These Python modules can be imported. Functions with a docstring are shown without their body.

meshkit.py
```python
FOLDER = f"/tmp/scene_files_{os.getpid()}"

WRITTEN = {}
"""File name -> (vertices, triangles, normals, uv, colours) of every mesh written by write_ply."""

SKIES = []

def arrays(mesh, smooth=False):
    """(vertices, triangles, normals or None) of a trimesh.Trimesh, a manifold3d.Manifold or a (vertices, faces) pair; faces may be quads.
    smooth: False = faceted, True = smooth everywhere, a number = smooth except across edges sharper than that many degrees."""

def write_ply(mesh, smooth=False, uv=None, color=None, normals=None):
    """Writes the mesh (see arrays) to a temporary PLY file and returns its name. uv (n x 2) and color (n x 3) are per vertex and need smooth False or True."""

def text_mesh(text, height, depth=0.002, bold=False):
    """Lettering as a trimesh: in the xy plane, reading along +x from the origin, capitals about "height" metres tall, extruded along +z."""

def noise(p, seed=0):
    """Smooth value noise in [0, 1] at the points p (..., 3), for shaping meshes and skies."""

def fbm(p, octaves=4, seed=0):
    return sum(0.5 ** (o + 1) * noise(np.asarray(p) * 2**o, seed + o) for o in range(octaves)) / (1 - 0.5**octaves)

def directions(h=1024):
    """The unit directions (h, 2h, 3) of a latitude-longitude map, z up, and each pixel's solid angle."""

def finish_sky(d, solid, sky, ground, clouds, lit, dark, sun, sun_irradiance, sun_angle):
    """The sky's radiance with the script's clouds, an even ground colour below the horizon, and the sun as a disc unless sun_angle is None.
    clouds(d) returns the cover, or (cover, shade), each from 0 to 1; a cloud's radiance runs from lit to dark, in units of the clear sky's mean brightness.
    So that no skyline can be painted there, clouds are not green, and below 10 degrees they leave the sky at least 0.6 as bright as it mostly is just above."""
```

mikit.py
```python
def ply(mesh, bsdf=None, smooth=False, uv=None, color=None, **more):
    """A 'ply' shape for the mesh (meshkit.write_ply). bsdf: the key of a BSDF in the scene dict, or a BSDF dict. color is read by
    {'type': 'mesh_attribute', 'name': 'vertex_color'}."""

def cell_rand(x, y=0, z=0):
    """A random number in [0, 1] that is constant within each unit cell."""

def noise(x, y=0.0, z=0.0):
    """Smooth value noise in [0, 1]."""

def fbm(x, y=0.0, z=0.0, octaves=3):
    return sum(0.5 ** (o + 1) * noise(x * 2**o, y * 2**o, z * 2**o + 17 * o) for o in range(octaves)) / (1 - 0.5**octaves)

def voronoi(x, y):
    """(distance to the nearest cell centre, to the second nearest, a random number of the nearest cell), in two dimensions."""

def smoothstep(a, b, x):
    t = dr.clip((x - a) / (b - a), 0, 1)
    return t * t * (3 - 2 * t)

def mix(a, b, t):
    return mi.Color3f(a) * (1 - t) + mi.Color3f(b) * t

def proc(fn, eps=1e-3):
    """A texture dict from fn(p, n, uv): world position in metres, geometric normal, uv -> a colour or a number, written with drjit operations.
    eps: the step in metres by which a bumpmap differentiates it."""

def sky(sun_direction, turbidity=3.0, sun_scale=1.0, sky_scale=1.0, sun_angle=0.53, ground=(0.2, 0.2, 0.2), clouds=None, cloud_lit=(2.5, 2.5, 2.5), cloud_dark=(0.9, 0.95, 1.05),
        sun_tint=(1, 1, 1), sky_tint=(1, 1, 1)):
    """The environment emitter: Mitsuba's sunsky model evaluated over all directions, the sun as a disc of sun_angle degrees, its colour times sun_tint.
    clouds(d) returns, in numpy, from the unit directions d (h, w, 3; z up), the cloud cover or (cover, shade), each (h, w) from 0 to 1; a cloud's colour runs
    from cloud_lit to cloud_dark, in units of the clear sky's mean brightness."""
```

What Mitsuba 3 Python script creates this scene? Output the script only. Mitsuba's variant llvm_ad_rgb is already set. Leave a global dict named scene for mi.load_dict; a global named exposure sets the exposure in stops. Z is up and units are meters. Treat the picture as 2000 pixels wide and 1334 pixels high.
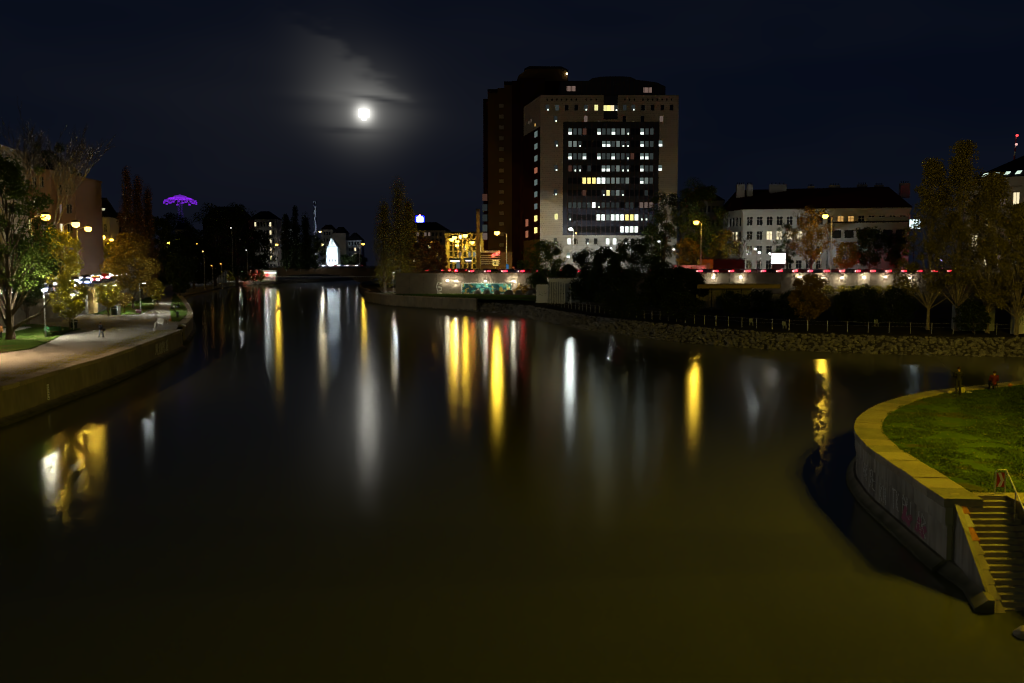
import math, random
import numpy as np, trimesh, mitsuba as mi, drjit as dr, mikit, meshkit
import manifold3d as m3
from shapely.geometry import Polygon, LineString, box as sbox
from shapely import affinity
from mikit import proc, noise, fbm, voronoi, cell_rand, smoothstep, mix
T4 = mi.ScalarTransform4f
scene, labels = {}, {}

# ---------------------------------------------------------------- camera, sky, exposure
H, F, HOR = 10.6, 1750.0, 524.0                 # eye height over the water, focal length and horizon row of the 2000 px photograph
PITCH = math.atan((667 - HOR) / F)
CP, SP = math.cos(PITCH), math.sin(PITCH)
scene['camera'] = dict(type='perspective', fov=math.degrees(2 * math.atan(1000 / F)), fov_axis='x', near_clip=0.5, far_clip=9000.0,
                       to_world=T4().look_at(origin=[0, 0, H], target=[0, CP, H - SP], up=[0, 0, 1]))
exposure = 4.0                                  # a long night exposure: every light below is given for exposure 0 and divided by 2 ** exposure
SC = 0.5 ** exposure


def ray(px, py):
    cx, cy = (px - 1000) / F, (667 - py) / F
    return np.array([cx, CP + cy * SP, -SP + cy * CP])


def P(px, py, z=0.0):
    """the point of the level z that the photograph shows at that pixel"""
    d = ray(px, py); t = (z - H) / d[2]
    return np.array([d[0] * t, d[1] * t, z])


def D(px, py, y):
    """the same at the distance y"""
    d = ray(px, py); t = y / d[1]
    return np.array([d[0] * t, y, H + d[2] * t])


MOON = ray(711, 222)
MOON = MOON / np.linalg.norm(MOON)


def clouds(d):
    az = np.degrees(np.arctan2(d[..., 0], d[..., 1])); el = np.degrees(np.arcsin(np.clip(d[..., 2], -1, 1)))
    k = 30.5                                     # picture pixels per degree near the moon
    u = (az - math.degrees(math.atan2(MOON[0], MOON[1]))) * k; v = (el - math.degrees(math.asin(MOON[2]))) * k
    u = np.where(u > 180 * k, u - 360 * k, u)
    wob = (meshkit.fbm(np.stack([u / 60, v / 14, u * 0], -1), 4, 3) - 0.5)
    v2 = v + wob * 10
    r2 = u * u + v * v
    g = 1.4 * np.exp(-r2 / (2 * 9.5 ** 2)) + 0.36 * np.exp(-r2 / (2 * 16.0 ** 2)) + .05 * np.exp(-r2 / (2 * 50.0 ** 2)) + .05 * np.exp(-r2 / (2 * 30.0 ** 2))
    g += 0.060 * np.exp(-(u / 62) ** 2 / 2 - (np.where(v2 < 0, v2 / 26, v2 / 20)) ** 2 / 2)
    s = ((u + 51) * 90 + (v - 122) * 140) / 166
    edge = 1 - np.clip((s + 18 + wob * 60) / 34, 0, 1)
    edge = edge * edge * (3 - 2 * edge)
    g += 0.115 * np.exp(-np.maximum(v - 30, 0) / 62) * np.clip((v - 16) / 16, 0, 1) * np.exp(-((u + 0.30 * v - 14) / 62) ** 2 / 2) * (0.20 + 0.80 * edge)
    g += 0.005 * np.exp(-((u + 40) / 210) ** 2 / 2 - ((v - 20) / 90) ** 2 / 2)
    g *= 1 - 0.75 * np.exp(-((v - 27 + 0.10 * (u - 20) + wob * 4) / 5.0) ** 2) * np.exp(-((u - 25) / 55) ** 2)
    g *= 1 - 0.5 * np.exp(-((v + 33 + wob * 10) / 5) ** 2) * np.exp(-((u + 30) / 60) ** 2)
    band = meshkit.fbm(np.stack([az / 22, el / 5, az * 0 + 4.0], -1), 4, 9)
    g += 0.0026 * np.clip((band - 0.42) * 3, 0, 1) * np.exp(-((el - 12) / 11) ** 2)
    return np.full(u.shape, 0.93), 1 - np.clip(g / 3, 0, 1)


scene['sky'] = {**mikit.sky(MOON, turbidity=3, sun_scale=0.0009 * SC, sky_scale=0.1 * SC, sun_angle=0.53, sun_tint=(1, 1.62, 4.1), sky_tint=(.7, .8, 1.2),
                            clouds=clouds, cloud_lit=(600, 590, 540), cloud_dark=(.34, .74, 2.25), ground=(0.05, 0.05, 0.05)), 'sampling_weight': 3.0}
N_LIGHT = [0]


def lamp_light(pos, col, I, w=None, spot=None, beam=60.0, beam_in=.5):
    """the light of one lamp: a point (or a spot aimed at a target) inside its lantern"""
    N_LIGHT[0] += 1
    c = [float(x * I * SC) for x in col]
    e = dict(type='point', position=[float(x) for x in pos], intensity=dict(type='rgb', value=c))
    if spot is not None:
        e = dict(type='spot', to_world=T4().look_at(origin=[float(x) for x in pos], target=[float(x) for x in spot], up=[0.02, 0.05, 1]),
                 cutoff_angle=beam, beam_width=beam * beam_in, intensity=dict(type='rgb', value=c))
    e['sampling_weight'] = float(w if w is not None else 1.0)
    scene['light_%03d' % N_LIGHT[0]] = e


SODIUM, WARM, LED, COOL = (1, .64, .05), (1, .80, .48), (.92, 1, .95), (.80, .95, 1.05)

# ---------------------------------------------------------------- helpers
COUNT = {}


def numbered(k):
    n = COUNT.get(k, 0); COUNT[k] = n + 1
    return k if n == 0 else '%s_%03d' % (k, n)


def thing(name, label, cat, group=None):
    k = numbered(name); labels[k] = dict(label=label, category=cat)
    if group: labels[k]['group'] = group
    return k


def tag(k, label, cat, group=None):
    labels[k] = dict(label=label, category=cat)
    if group: labels[k]['group'] = group
    return k


def emitter(c, w=0.0):
    return dict(type='area', radiance=dict(type='rgb', value=[float(x * SC) for x in c]), sampling_weight=float(w))


def obj(name, mesh, mat, parent=None, smooth=False, emit=None, w=0.0, kind=None, label=None, uv=None):
    k = numbered(parent + '__' + name if parent else name)
    s = mikit.ply(mesh, mat, smooth, uv=uv)
    if emit is not None: s['emitter'] = emitter(emit, w)
    scene[k] = s
    if kind: labels.setdefault(k, {})['kind'] = kind
    if label: labels.setdefault(k, {})['label'] = label
    return k


def put(name, shape, tw, parent=None, emit=None, w=0.0):
    """a copy of a shape dict under another transform"""
    k = numbered(parent + '__' + name if parent else name)
    s = {**shape, 'to_world': tw}
    if emit is not None: s['emitter'] = emitter(emit, w)
    scene[k] = s
    return k


def at(x, y, z=0.0, rz=0.0, s=1.0):
    return T4().translate([float(x), float(y), float(z)]).rotate([0, 0, 1], float(rz)).scale(s if isinstance(s, (list, tuple)) else float(s))


class MB:
    """collects pieces of ONE part"""
    def __init__(self): self.m = []

    def add(self, m):
        if not isinstance(m, trimesh.Trimesh): m = trimesh.Trimesh(m[0], m[1], process=False)
        self.m.append(m); return self

    def box(self, x0, x1, y0, y1, z0, z1):
        return self.add(bx(x0, x1, y0, y1, z0, z1))

    def tube(self, pts, rad, n=6): return self.add(tube(pts, rad, n))

    def mesh(self): return trimesh.util.concatenate(self.m) if len(self.m) > 1 else self.m[0]


def bx(x0, x1, y0, y1, z0, z1):
    m = trimesh.creation.box((x1 - x0, y1 - y0, z1 - z0)); m.apply_translation(((x0 + x1) / 2, (y0 + y1) / 2, (z0 + z1) / 2)); return m


def tube(pts, rad, n=6):
    p = np.asarray(pts, float); r = np.broadcast_to(np.asarray(rad, float), (len(p),))
    t = np.gradient(p, axis=0); t /= np.linalg.norm(t, axis=1, keepdims=True) + 1e-12
    a = np.cross(t, np.where(np.abs(t[:, 2:]) < 0.9, [0, 0, 1.0], [1.0, 0, 0])); a /= np.linalg.norm(a, axis=1, keepdims=True) + 1e-12
    b, ang = np.cross(t, a), np.arange(n) * 2 * np.pi / n
    v = (p[:, None] + r[:, None, None] * (np.cos(ang)[None, :, None] * a[:, None] + np.sin(ang)[None, :, None] * b[:, None])).reshape(-1, 3)
    i, j = np.meshgrid(np.arange(len(p) - 1), np.arange(n), indexing='ij')
    q = np.stack([i * n + j, i * n + (j + 1) % n, (i + 1) * n + (j + 1) % n, (i + 1) * n + j], -1).reshape(-1, 4)
    f = [q[:, [0, 1, 2]], q[:, [0, 2, 3]]]
    k = np.arange(1, n - 1)
    f.append(np.stack([0 * k, k + 1, k], 1)); e = (len(p) - 1) * n
    f.append(np.stack([e + 0 * k, e + k, e + k + 1], 1))
    return trimesh.Trimesh(v, np.vstack(f), process=False)


def lathe(prof, n=16):
    return trimesh.creation.revolve(np.asarray(prof, float), sections=n)


def prism(poly, z0, z1):
    m = trimesh.creation.extrude_polygon(poly if isinstance(poly, Polygon) else Polygon(poly), z1 - z0, engine='earcut'); m.apply_translation((0, 0, z0)); return m


def sheet(poly, zf):
    """a level or sloping ground sheet: poly's triangulation with height zf(x, y) or a number"""
    v, f = trimesh.creation.triangulate_polygon(poly if isinstance(poly, Polygon) else Polygon(poly), engine='earcut')
    z = np.array([zf(*p) for p in v]) if callable(zf) else np.full(len(v), float(zf))
    m = trimesh.Trimesh(np.column_stack([v, z]), f, process=False)
    if m.face_normals[:, 2].sum() < 0: m.invert()
    return m


def slab(poly, y0, y1):
    """poly in (x, z), standing upright, its outer face at y0"""
    m = trimesh.creation.extrude_polygon(poly, abs(y1 - y0), engine='earcut')
    v = m.vertices.copy(); m = trimesh.Trimesh(np.column_stack([v[:, 0], min(y0, y1) + v[:, 2], v[:, 1]]), m.faces[:, ::-1], process=False)
    return m


def ico(r=1.0, sub=1): return trimesh.creation.icosphere(subdivisions=sub, radius=r)


def moved(m, x=0, y=0, z=0, rz=0.0):
    m = m.copy()
    if rz: m.apply_transform(trimesh.transformations.rotation_matrix(math.radians(rz), [0, 0, 1]))
    m.apply_translation((x, y, z)); return m


# ---------------------------------------------------------------- materials
def mat(name, col, rough=0.7, metal=0.0, spec=0.3, **more):
    b = dict(type='principled', base_color=col if isinstance(col, dict) else dict(type='rgb', value=list(col)), roughness=rough, metallic=metal, specular=spec, **more)
    scene[name] = dict(type='twosided', bsdf=b); return name


def diff(name, col):
    scene[name] = dict(type='twosided', bsdf=dict(type='diffuse', reflectance=col if isinstance(col, dict) else dict(type='rgb', value=list(col)))); return name


def mottled(a, b, s=1.0, s2=9.0):
    return proc(lambda p, n, uv: mix(a, b, 0.65 * fbm(p.x * s, p.y * s, p.z * s, octaves=4) + 0.35 * noise(p.x * s2, p.y * s2, p.z * s2)))


def joints(a, b, step, dark, off=0.0):
    """fair-faced panels with a dark joint every step metres of height, far off"""
    def f(p, n, uv):
        z = (p.z - off) / step; fz = z - dr.floor(z)
        c = mix(a, b, 0.6 * fbm(p.x * .25, p.y * .25, p.z * .5, octaves=4) + 0.4 * cell_rand(p.x * .3, p.y * .3, z))
        return c * dr.select(fz < 0.12, dark, 1.0)
    return proc(f)


diff('m_concrete_tower', joints((.47, .43, .37), (.60, .55, .48), 0.66, 0.62))
diff('m_concrete_base', joints((.46, .45, .42), (.56, .55, .51), 1.3, 0.8))
def tide(c, p):
    """the algae line that the river leaves on its walls"""
    return mix(c, (.035, .04, .018), .8 * (1 - smoothstep(.12, .55, p.z + .25 * (fbm(p.x * 1.3, p.y * 1.3, 2.0) - .5))))


diff('m_stone_wall', proc(lambda p, n, uv: tide(mix((.10, .09, .065), (.36, .32, .25), .6 * fbm(p.x * .55, p.y * .55, p.z * .3, octaves=4) + .4 * fbm(p.x * 3.1, p.y * 3.1, p.z * .8)), p)))
diff('m_coping', mottled((.20, .17, .135), (.38, .33, .26), 1.2, 14.0))
diff('m_coping_b', mottled((.15, .14, .11), (.30, .27, .22), 1.6, 11.0))
diff('m_coping_c', mottled((.24, .21, .16), (.44, .38, .29), 1.0, 17.0))
diff('m_rock', mottled((.08, .078, .065), (.34, .32, .28), 1.5, 7.0))
diff('m_asphalt', mottled((.20, .185, .165), (.33, .31, .28), .35, 20.0))
diff('m_road', mottled((.045, .045, .048), (.085, .085, .085), .4, 9.0))
diff('m_soil', mottled((.035, .035, .02), (.09, .08, .05), .3, 4.0))
diff('m_grass', proc(lambda p, n, uv: mix(mix((.035, .075, .012), (.085, .13, .028), .65 * fbm(p.x * .8, p.y * .8, 1.0, octaves=4) + .35 * noise(p.x * 11, p.y * 11, 3.0)), (.095, .075, .04), .75 * smoothstep(.56, .70, fbm(p.x * .33, p.y * .45, 7.0, octaves=4)))))
diff('m_stucco', mottled((.36, .32, .27), (.50, .46, .40), .12, 3.0))
diff('m_street_wall', mottled((.13, .11, .085), (.27, .23, .18), .5, 3.0))
diff('m_stucco_white', mottled((.56, .57, .53), (.70, .70, .66), .2, 3.0))
diff('m_stucco_red', mottled((.24, .15, .10), (.33, .21, .15), .12, 3.0))
diff('m_stucco_grey', mottled((.26, .29, .30), (.36, .39, .40), .2, 3.0))
diff('m_roof', mottled((.045, .016, .012), (.085, .03, .022), .6, 6.0))
diff('m_roof_dark', (.022, .022, .026))
diff('m_brown_panel', (.15, .095, .05))
diff('m_red_panel', (.045, .015, .016))
diff('m_dark', (.03, .03, .032))
mat('m_navy', (.03, .035, .07), .35, 0, .5)
mat('m_mullion', (.075, .045, .055), .5)
mat('m_glass_dark', (.012, .014, .02), .12, 0, .6)
mat('m_steel', (.42, .42, .42), .4, .6)
mat('m_steel_dark', (.06, .065, .07), .5, .3)
mat('m_galv', (.55, .56, .56), .35, .7)
mat('m_pole', (.50, .49, .46), .5, .1)
mat('m_white_paint', (.76, .76, .72), .5)
mat('m_yellow_paint', (.62, .42, .07), .6)
mat('m_red_paint', (.45, .035, .025), .5)
mat('m_blue_paint', (.03, .10, .35), .5)
mat('m_green_paint', (.03, .16, .08), .6)
mat('m_lamp_glass', (.8, .8, .75), .3)
diff('m_bark', mottled((.06, .045, .032), (.16, .125, .09), 2.0, 12.0))
diff('m_bark_pale', mottled((.16, .135, .11), (.34, .29, .24), 2.0, 12.0))


def leafmat(name, a, b, t=0.5):
    c = proc(lambda p, n, uv: mix(a, b, cell_rand(p.x * 2.3, p.y * 2.3, p.z * 2.3) * .6 + .4 * noise(p.x * .5, p.y * .5, p.z * .5)))
    scene[name] = dict(type='principledthin', base_color=c, roughness=.7, diff_trans=t * 2 * .6, spec_trans=0.0, eta=1.3); return name


leafmat('m_leaf_dark', (.02, .035, .010), (.05, .065, .02))
leafmat('m_leaf_green', (.05, .085, .016), (.11, .15, .03))
leafmat('m_leaf_yellow', (.22, .20, .02), (.34, .28, .05))
leafmat('m_leaf_ochre', (.17, .105, .016), (.30, .19, .03))
leafmat('m_leaf_rust', (.10, .05, .018), (.17, .085, .025))
leafmat('m_leaf_olive', (.14, .12, .016), (.26, .22, .035))


def m_water():
    def h(p, n, uv):
        a = noise(p.x * 1.1 + p.y * .25, p.y * 2.1, 3.0) + .55 * noise(p.x * 2.6 - p.y * .5, p.y * 4.3, 8.0)
        b = noise(p.x * .22, p.y * .35, 1.0)
        return (a * 0.0022 + b * 0.0055) * (0.35 + 0.9 * smoothstep(.42, .68, fbm(p.x * .035, p.y * .022, 5.0)))
    c = proc(lambda p, n, uv: mix((.062, .066, .022), (.076, .078, .026), fbm(p.x * .05, p.y * .05, 2.0)))
    scene['m_water'] = dict(type='bumpmap', arbitrary=proc(h, eps=0.05), scale=1.0,
                            bsdf=dict(type='roughplastic', distribution='beckmann', alpha=0.026, int_ior=1.33, diffuse_reflectance=c))


m_water()

# ---------------------------------------------------------------- the setting: water, quays, ground
ZL, ZR, ZROAD = 2.6, 2.6, 9.0
wm = sheet([(-420, 2), (420, 2), (420, 1300), (-420, 1300)], 0.0)
obj('river_water', wm, 'm_water', kind='structure')


def smooth_line(pts, step):
    """a polyline resampled through a Catmull-Rom curve at about the given step"""
    p = np.asarray(pts, float); q = np.vstack([2 * p[0] - p[1], p, 2 * p[-1] - p[-2]]); out = []
    for i in range(1, len(q) - 2):
        n = max(2, int(np.linalg.norm(q[i + 1] - q[i]) / step))
        for t in np.arange(n) / n:
            out.append(.5 * (2 * q[i] + (q[i + 1] - q[i - 1]) * t + (2 * q[i - 1] - 5 * q[i] + 4 * q[i + 1] - q[i + 2]) * t * t + (3 * q[i] - q[i - 1] - 3 * q[i + 1] + q[i + 2]) * t ** 3))
    out.append(p[-1]); return np.array(out)


def even(pts, step):
    p = np.asarray(pts, float); s = np.concatenate([[0], np.cumsum(np.linalg.norm(np.diff(p, axis=0), axis=1))])
    n = max(1, round(s[-1] / step)); t = np.linspace(0, s[-1], n + 1)
    return np.stack([np.interp(t, s, p[:, k]) for k in range(p.shape[1])], 1)


def normals2(p):
    t = np.gradient(p, axis=0); t /= np.linalg.norm(t, axis=1, keepdims=True) + 1e-12
    return np.stack([t[:, 1], -t[:, 0]], 1)              # to the right of the walking direction


def strip(a, b):
    """a band of quads between two equally long 3-D lines, seen from the side where a is on the left"""
    n = len(a); v = np.vstack([a, b]); i = np.arange(n - 1)
    return trimesh.Trimesh(v, np.vstack([np.stack([i, i + n, i + 1], 1), np.stack([i + 1, i + n, i + n + 1], 1)]), process=False)


def lift(p2, z): return np.column_stack([p2, np.full(len(p2), z) if np.isscalar(z) else z])


def profile_sweep(line, prof):
    """prof: (offset to the right, z) corners swept along a ground line, open ends closed with fans"""
    nn = normals2(line); rows = [np.column_stack([line + nn * o, np.full(len(line), z)]) for o, z in prof]
    n, k = len(line), len(prof); v = np.vstack(rows); f = []
    for j in range(k):
        a, b = j * n, ((j + 1) % k) * n; i = np.arange(n - 1)
        f += [np.stack([a + i, a + i + 1, b + i], 1), np.stack([a + i + 1, b + i + 1, b + i], 1)]
    for e in (0, n - 1):
        t = [[j * n + e for j in (0, q, q + 1)] for q in range(1, k - 1)]
        f.append(np.array(t if e == 0 else [x[::-1] for x in t]))
    m = trimesh.Trimesh(v, np.vstack(f), process=False)
    if m.volume < 0: m.invert()
    return m


# left quay, its outer coping edge from near to far
left_px = [(-330, 800), (-160, 776), (0, 753), (84, 729), (210, 693), (294, 664), (352, 643)]
left_a = [P(x, y, ZL)[:2] for x, y in left_px]
bulge_px = [(357, 634), (369, 622), (373, 611), (366, 594), (355, 579), (348, 571), (364, 564), (399, 559)]
left_b = [P(x, y, ZL)[:2] for x, y in bulge_px]
left_far = [np.array(q) for q in ((-154., 470.), (-161., 540.), (-163., 610.), (-158., 660.), (-150., 760.), (-150., 1100.))]
line_a = smooth_line([np.array([-33., 22.]), np.array([-34.5, 40.])] + left_a[2:], 2.0)
line_b = smooth_line(left_b + left_far, 3.0)
left_edge = np.vstack([line_a, line_b])
slope_top = np.array([(-62, 20), (-62, 60), (-66, 95), (-70, 130), (-75, 159), (-88, 200), (-105, 260), (-130, 330), (-178, 470), (-190, 600), (-190, 1100)], float)

qw = thing('quay_wall', 'long grey stone quay wall with pale coping along the left promenade', 'wall')


def zroad_left(x, y): return float(np.interp(y, [0, 130, 150, 180, 220, 280, 400, 2000], [6.2, 6.4, 6.6, 7.4, 8.3, 9.0, 9.4, 10.0]))


def quay(line, owner, step, depth, seed):
    pts = even(line, step); rng = np.random.default_rng(seed)
    obj('wall_face', profile_sweep(pts, [(-.05, -1.5), (.35, -1.5), (.22, ZL - .32), (-.05, ZL - .32)]), 'm_stone_wall', owner)
    obj('wall_foot', profile_sweep(pts, [(.36, -1.5), (.85, -1.5), (.80, .22), (.335, .45)]), 'm_stone_wall', owner)
    for i in range(len(pts) - 1):
        a, b = pts[i], pts[i + 1]
        if np.linalg.norm(a) > 175: continue
        t = (b - a) / np.linalg.norm(b - a); n = np.array([t[1], -t[0]]); g = .015 + .02 * rng.random(); dz = .012 * rng.standard_normal()
        q = [a + t * g + n * .36, b - t * g + n * .36, b - t * g - n * depth, a + t * g - n * depth]
        obj('coping_stone', prism(Polygon(q), ZL - .315 + dz, ZL + .02 + dz), ('m_coping', 'm_coping_b', 'm_coping_c')[int(rng.integers(0, 3))], owner)
    k = max([i for i in range(len(pts)) if np.linalg.norm(pts[i]) <= 175] + [0])
    if k < len(pts) - 2:
        obj('coping', profile_sweep(pts[k:], [(-depth, ZL - .315), (.36, ZL - .315), (.36, ZL + .02), (-depth, ZL + .02)]), 'm_coping', owner)


quay(line_a, qw, 2.4, .75, 1)
quay(line_b, qw, 3.0, .9, 2)

# promenade and lawn on the left
inner = left_edge - normals2(left_edge) * .5
prom = Polygon(np.vstack([inner, slope_top[::-1]])).buffer(0)
obj('left_promenade', sheet(prom, ZL), 'm_asphalt', kind='structure')
lawn_px = [(-60, 703), (0, 690), (60, 682), (95, 668), (130, 650), (157, 643)]
lawn_edge = [P(x, y, ZL)[:2] for x, y in lawn_px]
obj('left_lawn', prism(Polygon(lawn_edge + [(-69, 128), (-66.6, 96), (-62, 62)]).buffer(0), ZL + .004, ZL + .10), 'm_grass', kind='structure')
lp = [P(x, y, ZL)[:2] for x, y in [(183, 614), (240, 615), (272, 614), (300, 604), (303, 590), (314, 575), (328, 563), (352, 556)]]
obj('left_lawn', prism(Polygon(lp + [(-150, 420), (-128, 330), (-104, 262), (-87, 203)]).buffer(0), ZL + .004, ZL + .09), 'm_grass', kind='structure')
bl = [P(x, y, ZL)[:2] for x, y in [(335, 628), (350, 628), (364, 616), (366, 606), (358, 592), (348, 580), (341, 572), (337, 578), (335, 592), (332, 606)]]
obj('left_lawn', prism(Polygon(bl).buffer(0), ZL + .004, ZL + .09), 'm_grass', kind='structure')
# fallen leaves along the coping and on the path
rng = np.random.default_rng(5)
lv = []
for i in range(5200):
    if i < 3300:
        j = rng.integers(20, len(line_a) - 1); p = line_a[j] - normals2(line_a)[j] * (0.9 + abs(rng.normal()) * 1.1) + rng.normal(0, .5, 2)
    else:
        p = P(rng.uniform(100, 270), rng.uniform(612, 648), ZL)[:2]
    a = rng.uniform(0, 6.28); s = rng.uniform(.06, .13); c, d = math.cos(a) * s, math.sin(a) * s
    lv.append(np.array([[p[0] + c, p[1] + d, 0], [p[0] - d, p[1] + c, .02], [p[0] - c, p[1] - d, .0], [p[0] + d, p[1] - c, .01]]) + [0, 0, ZL + .012])
v = np.array(lv).reshape(-1, 3); q = np.arange(len(v)).reshape(-1, 4)
k = obj('fallen_leaves', trimesh.Trimesh(v, np.vstack([q[:, [0, 1, 2]], q[:, [0, 2, 3]]]), process=False), 'm_leaf_yellow', kind='stuff')
labels[k].update(label='yellow fallen leaves scattered along the left quay coping', category='leaves')

# the higher street on the left and its retaining wall
road_l = np.array([(-77, 20), (-77, 95), (-79, 130), (-84, 159), (-97, 200), (-115, 260), (-140, 330), (-190, 470), (-205, 600), (-205, 1100)], float)
far_l = np.column_stack([np.full(len(road_l), -700.0), road_l[:, 1]])
zt = np.array([zroad_left(*q) for q in slope_top])
zr = np.array([zroad_left(*q) for q in road_l])
obj('left_street', strip(lift(slope_top, zt)[::-1], lift(np.column_stack([slope_top[:, 0] - 26, slope_top[:, 1]]), zt)[::-1]), 'm_road', kind='structure')
obj('left_ground', strip(lift(np.column_stack([slope_top[:, 0] - 25.5, slope_top[:, 1]]), zt - .06)[::-1], lift(np.column_stack([np.full(len(zt), -900.0), slope_top[:, 1]]), zt - .06)[::-1]), 'm_soil', kind='structure')
rw = thing('retaining_wall', 'dark retaining wall between the left promenade and the street above', 'wall')
n0 = normals2(slope_top)
MBw = MB()
for i in range(len(slope_top) - 1):
    a, b = slope_top[i], slope_top[i + 1]
    t = (b - a) / np.linalg.norm(b - a); n = np.array([t[1], -t[0]])
    va = np.array([[*(a + n * .2), ZL - 1], [*(b + n * .2), ZL - 1], [*(b + n * .2), zt[i + 1] + .15], [*(a + n * .2), zt[i] + .15],
                   [*(a - n * .4), ZL - 1], [*(b - n * .4), ZL - 1], [*(b - n * .4), zt[i + 1] + .15], [*(a - n * .4), zt[i] + .15]])
    f = np.array([[0, 1, 2], [0, 2, 3], [5, 4, 7], [5, 7, 6], [3, 2, 6], [3, 6, 7], [1, 5, 6], [1, 6, 2], [4, 0, 3], [4, 3, 7]])
    m = trimesh.Trimesh(va, f, process=False); m.fix_normals(); MBw.add(m)
obj('wall_face', MBw.mesh(), 'm_stone_wall', rw)

# right: the round lawn, its wall and stairs
out_px = [(2240, 722), (2120, 733), (2000, 745), (1950, 750), (1900, 756), (1850, 761), (1820, 764), (1782, 773), (1745, 783), (1707, 799), (1687, 814), (1679, 831), (1682, 846), (1695, 860), (1713, 878), (1745, 899), (1776, 920), (1818, 948), (1846, 967), (1860, 975)]
out_line = smooth_line([P(x, y, ZR)[:2] for x, y in out_px], .8)
stair_top = P(1884, 969, ZR)[:2], P(1962, 970, ZR)[:2]
YT = stair_top[0][1]; XA, XB = stair_top[0][0], stair_top[1][0]
NST, RISE, TREAD = 17, .152, .232
YB = YT - NST * TREAD
qr = thing('quay_wall', 'rounded stained concrete river wall carrying the lawn at the right, with graffiti', 'wall')
pts = even(out_line, 1.6)
nn = normals2(pts)                       # walking from far right round the tip to the stairs: the water is on the right
obj('wall_core', profile_sweep(pts, [(-.6, -1.5), (-.05, -1.5), (-.05, ZR - .31), (-.6, ZR - .31)]), 'm_stone_wall', qr)
obj('wall_foot', profile_sweep(pts, [(-.04, -1.5), (.62, -1.5), (.58, .12), (.25, .42), (-.04, .42)]), 'm_stone_wall', qr)
rng = np.random.default_rng(11)
diff('m_panel', proc(lambda p, n, uv: tide(mix((.09, .08, .065), (.46, .43, .37), dr.clip(.75 * fbm(p.x * 1.6 + p.y * 1.1, p.z * .5, 3.0, octaves=4) + .35 * noise(p.x * 7 + p.y * 5, p.z * .7, 2.0) - .12 + .22 * smoothstep(1.2, 2.4, p.z), 0, 1)), p)))
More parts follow.
